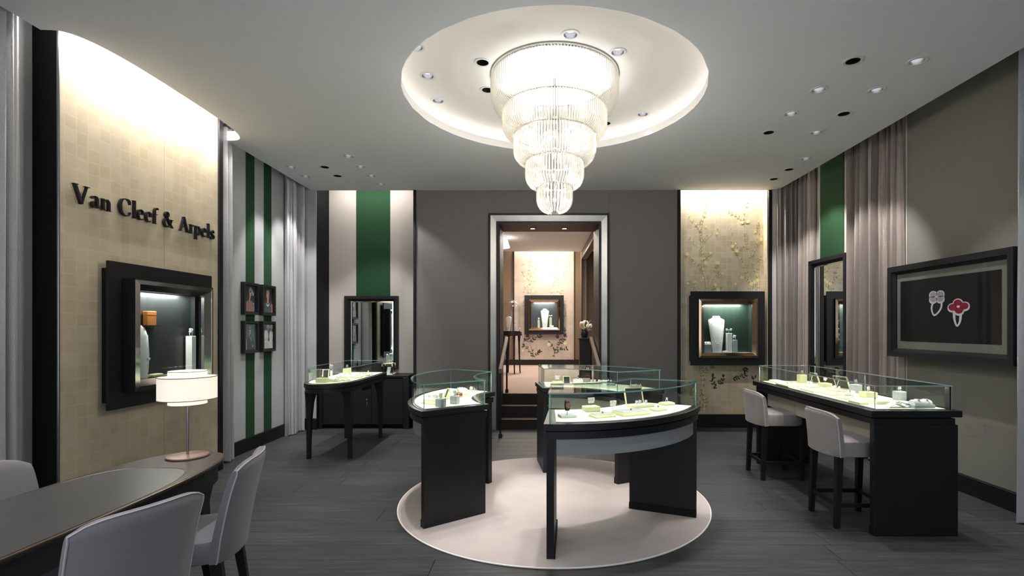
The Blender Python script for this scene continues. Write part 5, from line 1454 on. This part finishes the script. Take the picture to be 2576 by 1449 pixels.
# ------------------------------------------------------------------ second room furnishings and handrails
t = thing('pedestal_table', 'small round black table under the glass dome in the second room', 'table', (-.696, 11.45, FZ))
q = MB(); q.lathe([(.001, .86), (.235, .86), (.245, .87), (.245, .90), (.235, .91), (.24, .93), (.235, .945), (.001, .945)], 40); q.build('top', 'black', t, smooth=True)
for a in (.4, 1.97, 3.54, 5.11):
    q = MB(); L = []
    for z, r_, aa in ((0, .215, .013), (.3, .20, .016), (.7, .19, .021), (.86, .19, .03)):
        x, y_ = r_ * math.cos(a), r_ * math.sin(a); L.append([(x - aa, y_ - aa, z), (x + aa, y_ - aa, z), (x + aa, y_ + aa, z), (x - aa, y_ + aa, z)])
    q.loft(L); q.build('leg', 'black', t)
t = thing('glass_cloche', 'tall glass dome over a white bust on the round table', 'glass dome', (-.696, 11.45, FZ + .9455))
q = MB(); q.lathe([(.001, 0), (.205, 0), (.205, .02), (.001, .022)], 36); q.build('cloche_base', 'darkbrown', t, smooth=True)
q = MB(); q.lathe([(.196, .022), (.198, .3), (.197, .52)] + [(.197 * math.cos(a), .52 + .205 * math.sin(a)) for a in [PI / 2 * i / 8 for i in range(1, 8)]] + [(.01, .726)], 36); q.build('cloche_glass', glass('dome glass', (.97, .97, .99), 2.6), t, smooth=True)
it_bust((-.76, 11.45, FZ + .968), -.6, .34, 'small white bust inside the glass dome of the second room', .17)
it_pillar((-.60, 11.42, FZ + .968), 0, .05, .14, 'small white jewel pillar inside the glass dome', 'ring', 'white')
lamp('SPOT', (-.65, 11.2, IZ - .02), 40, (1, .95, .9), size=.03, angle=30, name='cloche_spot')
t = thing('pendant_lamp', 'white cone shaded ceiling lamp in the second room', 'lamp', (-.93, 11.5, IZ))
q = MB(); q.lathe([(.12, 0), (.20, -.24), (.195, -.24), (.115, 0)], 32); q.build('shade', emit('lit white shade', '#fffaf2', 1.6), t, smooth=True)
q = MB(); q.lathe([(.001, -.0005), (.13, -.0005), (.13, -.01), (.001, -.012)], 32); q.build('canopy', 'trim', t, smooth=True)
t = thing('flower_stand', 'dark pedestal for the bouquet at the right of the second room', 'pedestal', (.90, 10.6, FZ))
q = MB(); q.bbox(-.11, .11, -.11, .11, .03, .80, .004); q.build('column', 'black', t)
q = MB(); q.bbox(-.13, .13, -.13, .13, .80, .83, .004); q.build('cap', 'black', t)
q = MB(); q.bbox(-.13, .13, -.13, .13, 0, .03, .004); q.build('foot', 'black', t)
t = thing('bouquet', 'bouquet of white blossoms in a dark vase beyond the doorway', 'flowers', (.90, 10.6, FZ + .83))
q = MB(); q.lathe([(.001, 0), (.05, 0), (.075, .06), (.07, .12), (.055, .15), (.058, .16)], 24); q.build('vase', 'black_frame', t, smooth=True)
rnd = random.Random(5)
for k in range(11):
    a = rnd.uniform(0, 2 * PI); r_ = rnd.uniform(.02, .13); z = .26 + rnd.uniform(-.05, .12) - r_ * .5
    c = (r_ * math.cos(a), r_ * math.sin(a), z)
    q = MB()
    for i in range(14):
        d = Vector((rnd.gauss(0, 1), rnd.gauss(0, 1), rnd.gauss(.3, 1))).normalized(); q.sphere((c[0] + d.x * .038, c[1] + d.y * .038, c[2] + d.z * .034), .018, 6, 4)
    q.sphere(c, .04, 8, 6); b_ = q.build('blossom', 'petal', t, smooth=True)
    q = MB(); q.tube([(c[0] * .3, c[1] * .3, .13), c], .004, 5); q.build('stalk', 'stem', b_)
for k in range(7):
    a = rnd.uniform(0, 2 * PI); q = MB(); L = []
    for f in (0, .35, .7, 1):
        r_ = .02 + .13 * f; z = .15 + .33 * f - .1 * f * f; w_ = .014 * math.sin(PI * (.15 + .8 * f)); nx, ny = -math.sin(a), math.cos(a)
        L.append([(r_ * math.cos(a) - nx * w_, r_ * math.sin(a) - ny * w_, z), (r_ * math.cos(a) + nx * w_, r_ * math.sin(a) + ny * w_, z), (r_ * math.cos(a), r_ * math.sin(a), z + .003)])
    q.loft(L); q.build('leaf', 'stem', t)
wall_mirror_in = thing('lit_cabinet', 'tall chrome edged showcase glimpsed through the dark opening', 'showcase', (IX1 + 1.30, 12.0, 1.6), -PI / 2)
q = MB(); frame4(q, -.4, .4, -.55, .55, .06, -.08, -.001, bev=.02); q.build('moulding', 'chrome', wall_mirror_in)
q = MB(); q.box(-.34, .34, -.03, -.002, -.49, .49); q.build('back_lining', 'darkglass', wall_mirror_in)
q = MB(); q.slab([(-.1, -.45), (.1, -.45), (.16, .1), (.05, .2), (-.05, .2), (-.16, .1)], -.07, -.032); q.build('bust', 'white', wall_mirror_in)
lamp('AREA', (IX1 + .9, 11.2, IZ - .05), 30, (.85, .92, 1), size=.4, name='alcove_light')
for sx_, lab in ((-.563, 'left taupe handrail with black posts beside the doorway steps'), (.79, 'right taupe handrail with black posts beside the doorway steps')):
    t = thing('handrail', lab, 'handrail', (sx_, 0, 0))
    A_, B_ = Vector((0, 6.80, .905)), Vector((0, 8.10, 1.315))
    q = MB(); L = [[(x, p.y, p.z + z) for x, z in ((-.022, -.03), (.022, -.03), (.022, .03), (-.022, .03))] for p in (A_, B_)]; q.loft(L); q.build('rail', 'rail', t)
    for p, zb in ((Vector((0, 6.82, .90)), 0), (Vector((0, 8.08, 1.30)), FZ)):
        q = MB(); q.tube([(0, p.y, zb), (0, p.y, p.z - .02)], .014, 10); po_ = q.build('post', 'black', t, smooth=True)
        q = MB(); q.lathe([(.001, zb), (.026, zb), (.026, zb + .05), (.02, zb + .06), (.001, zb + .062)], 16, (0, p.y)); q.build('ferrule', 'black', po_, smooth=True)
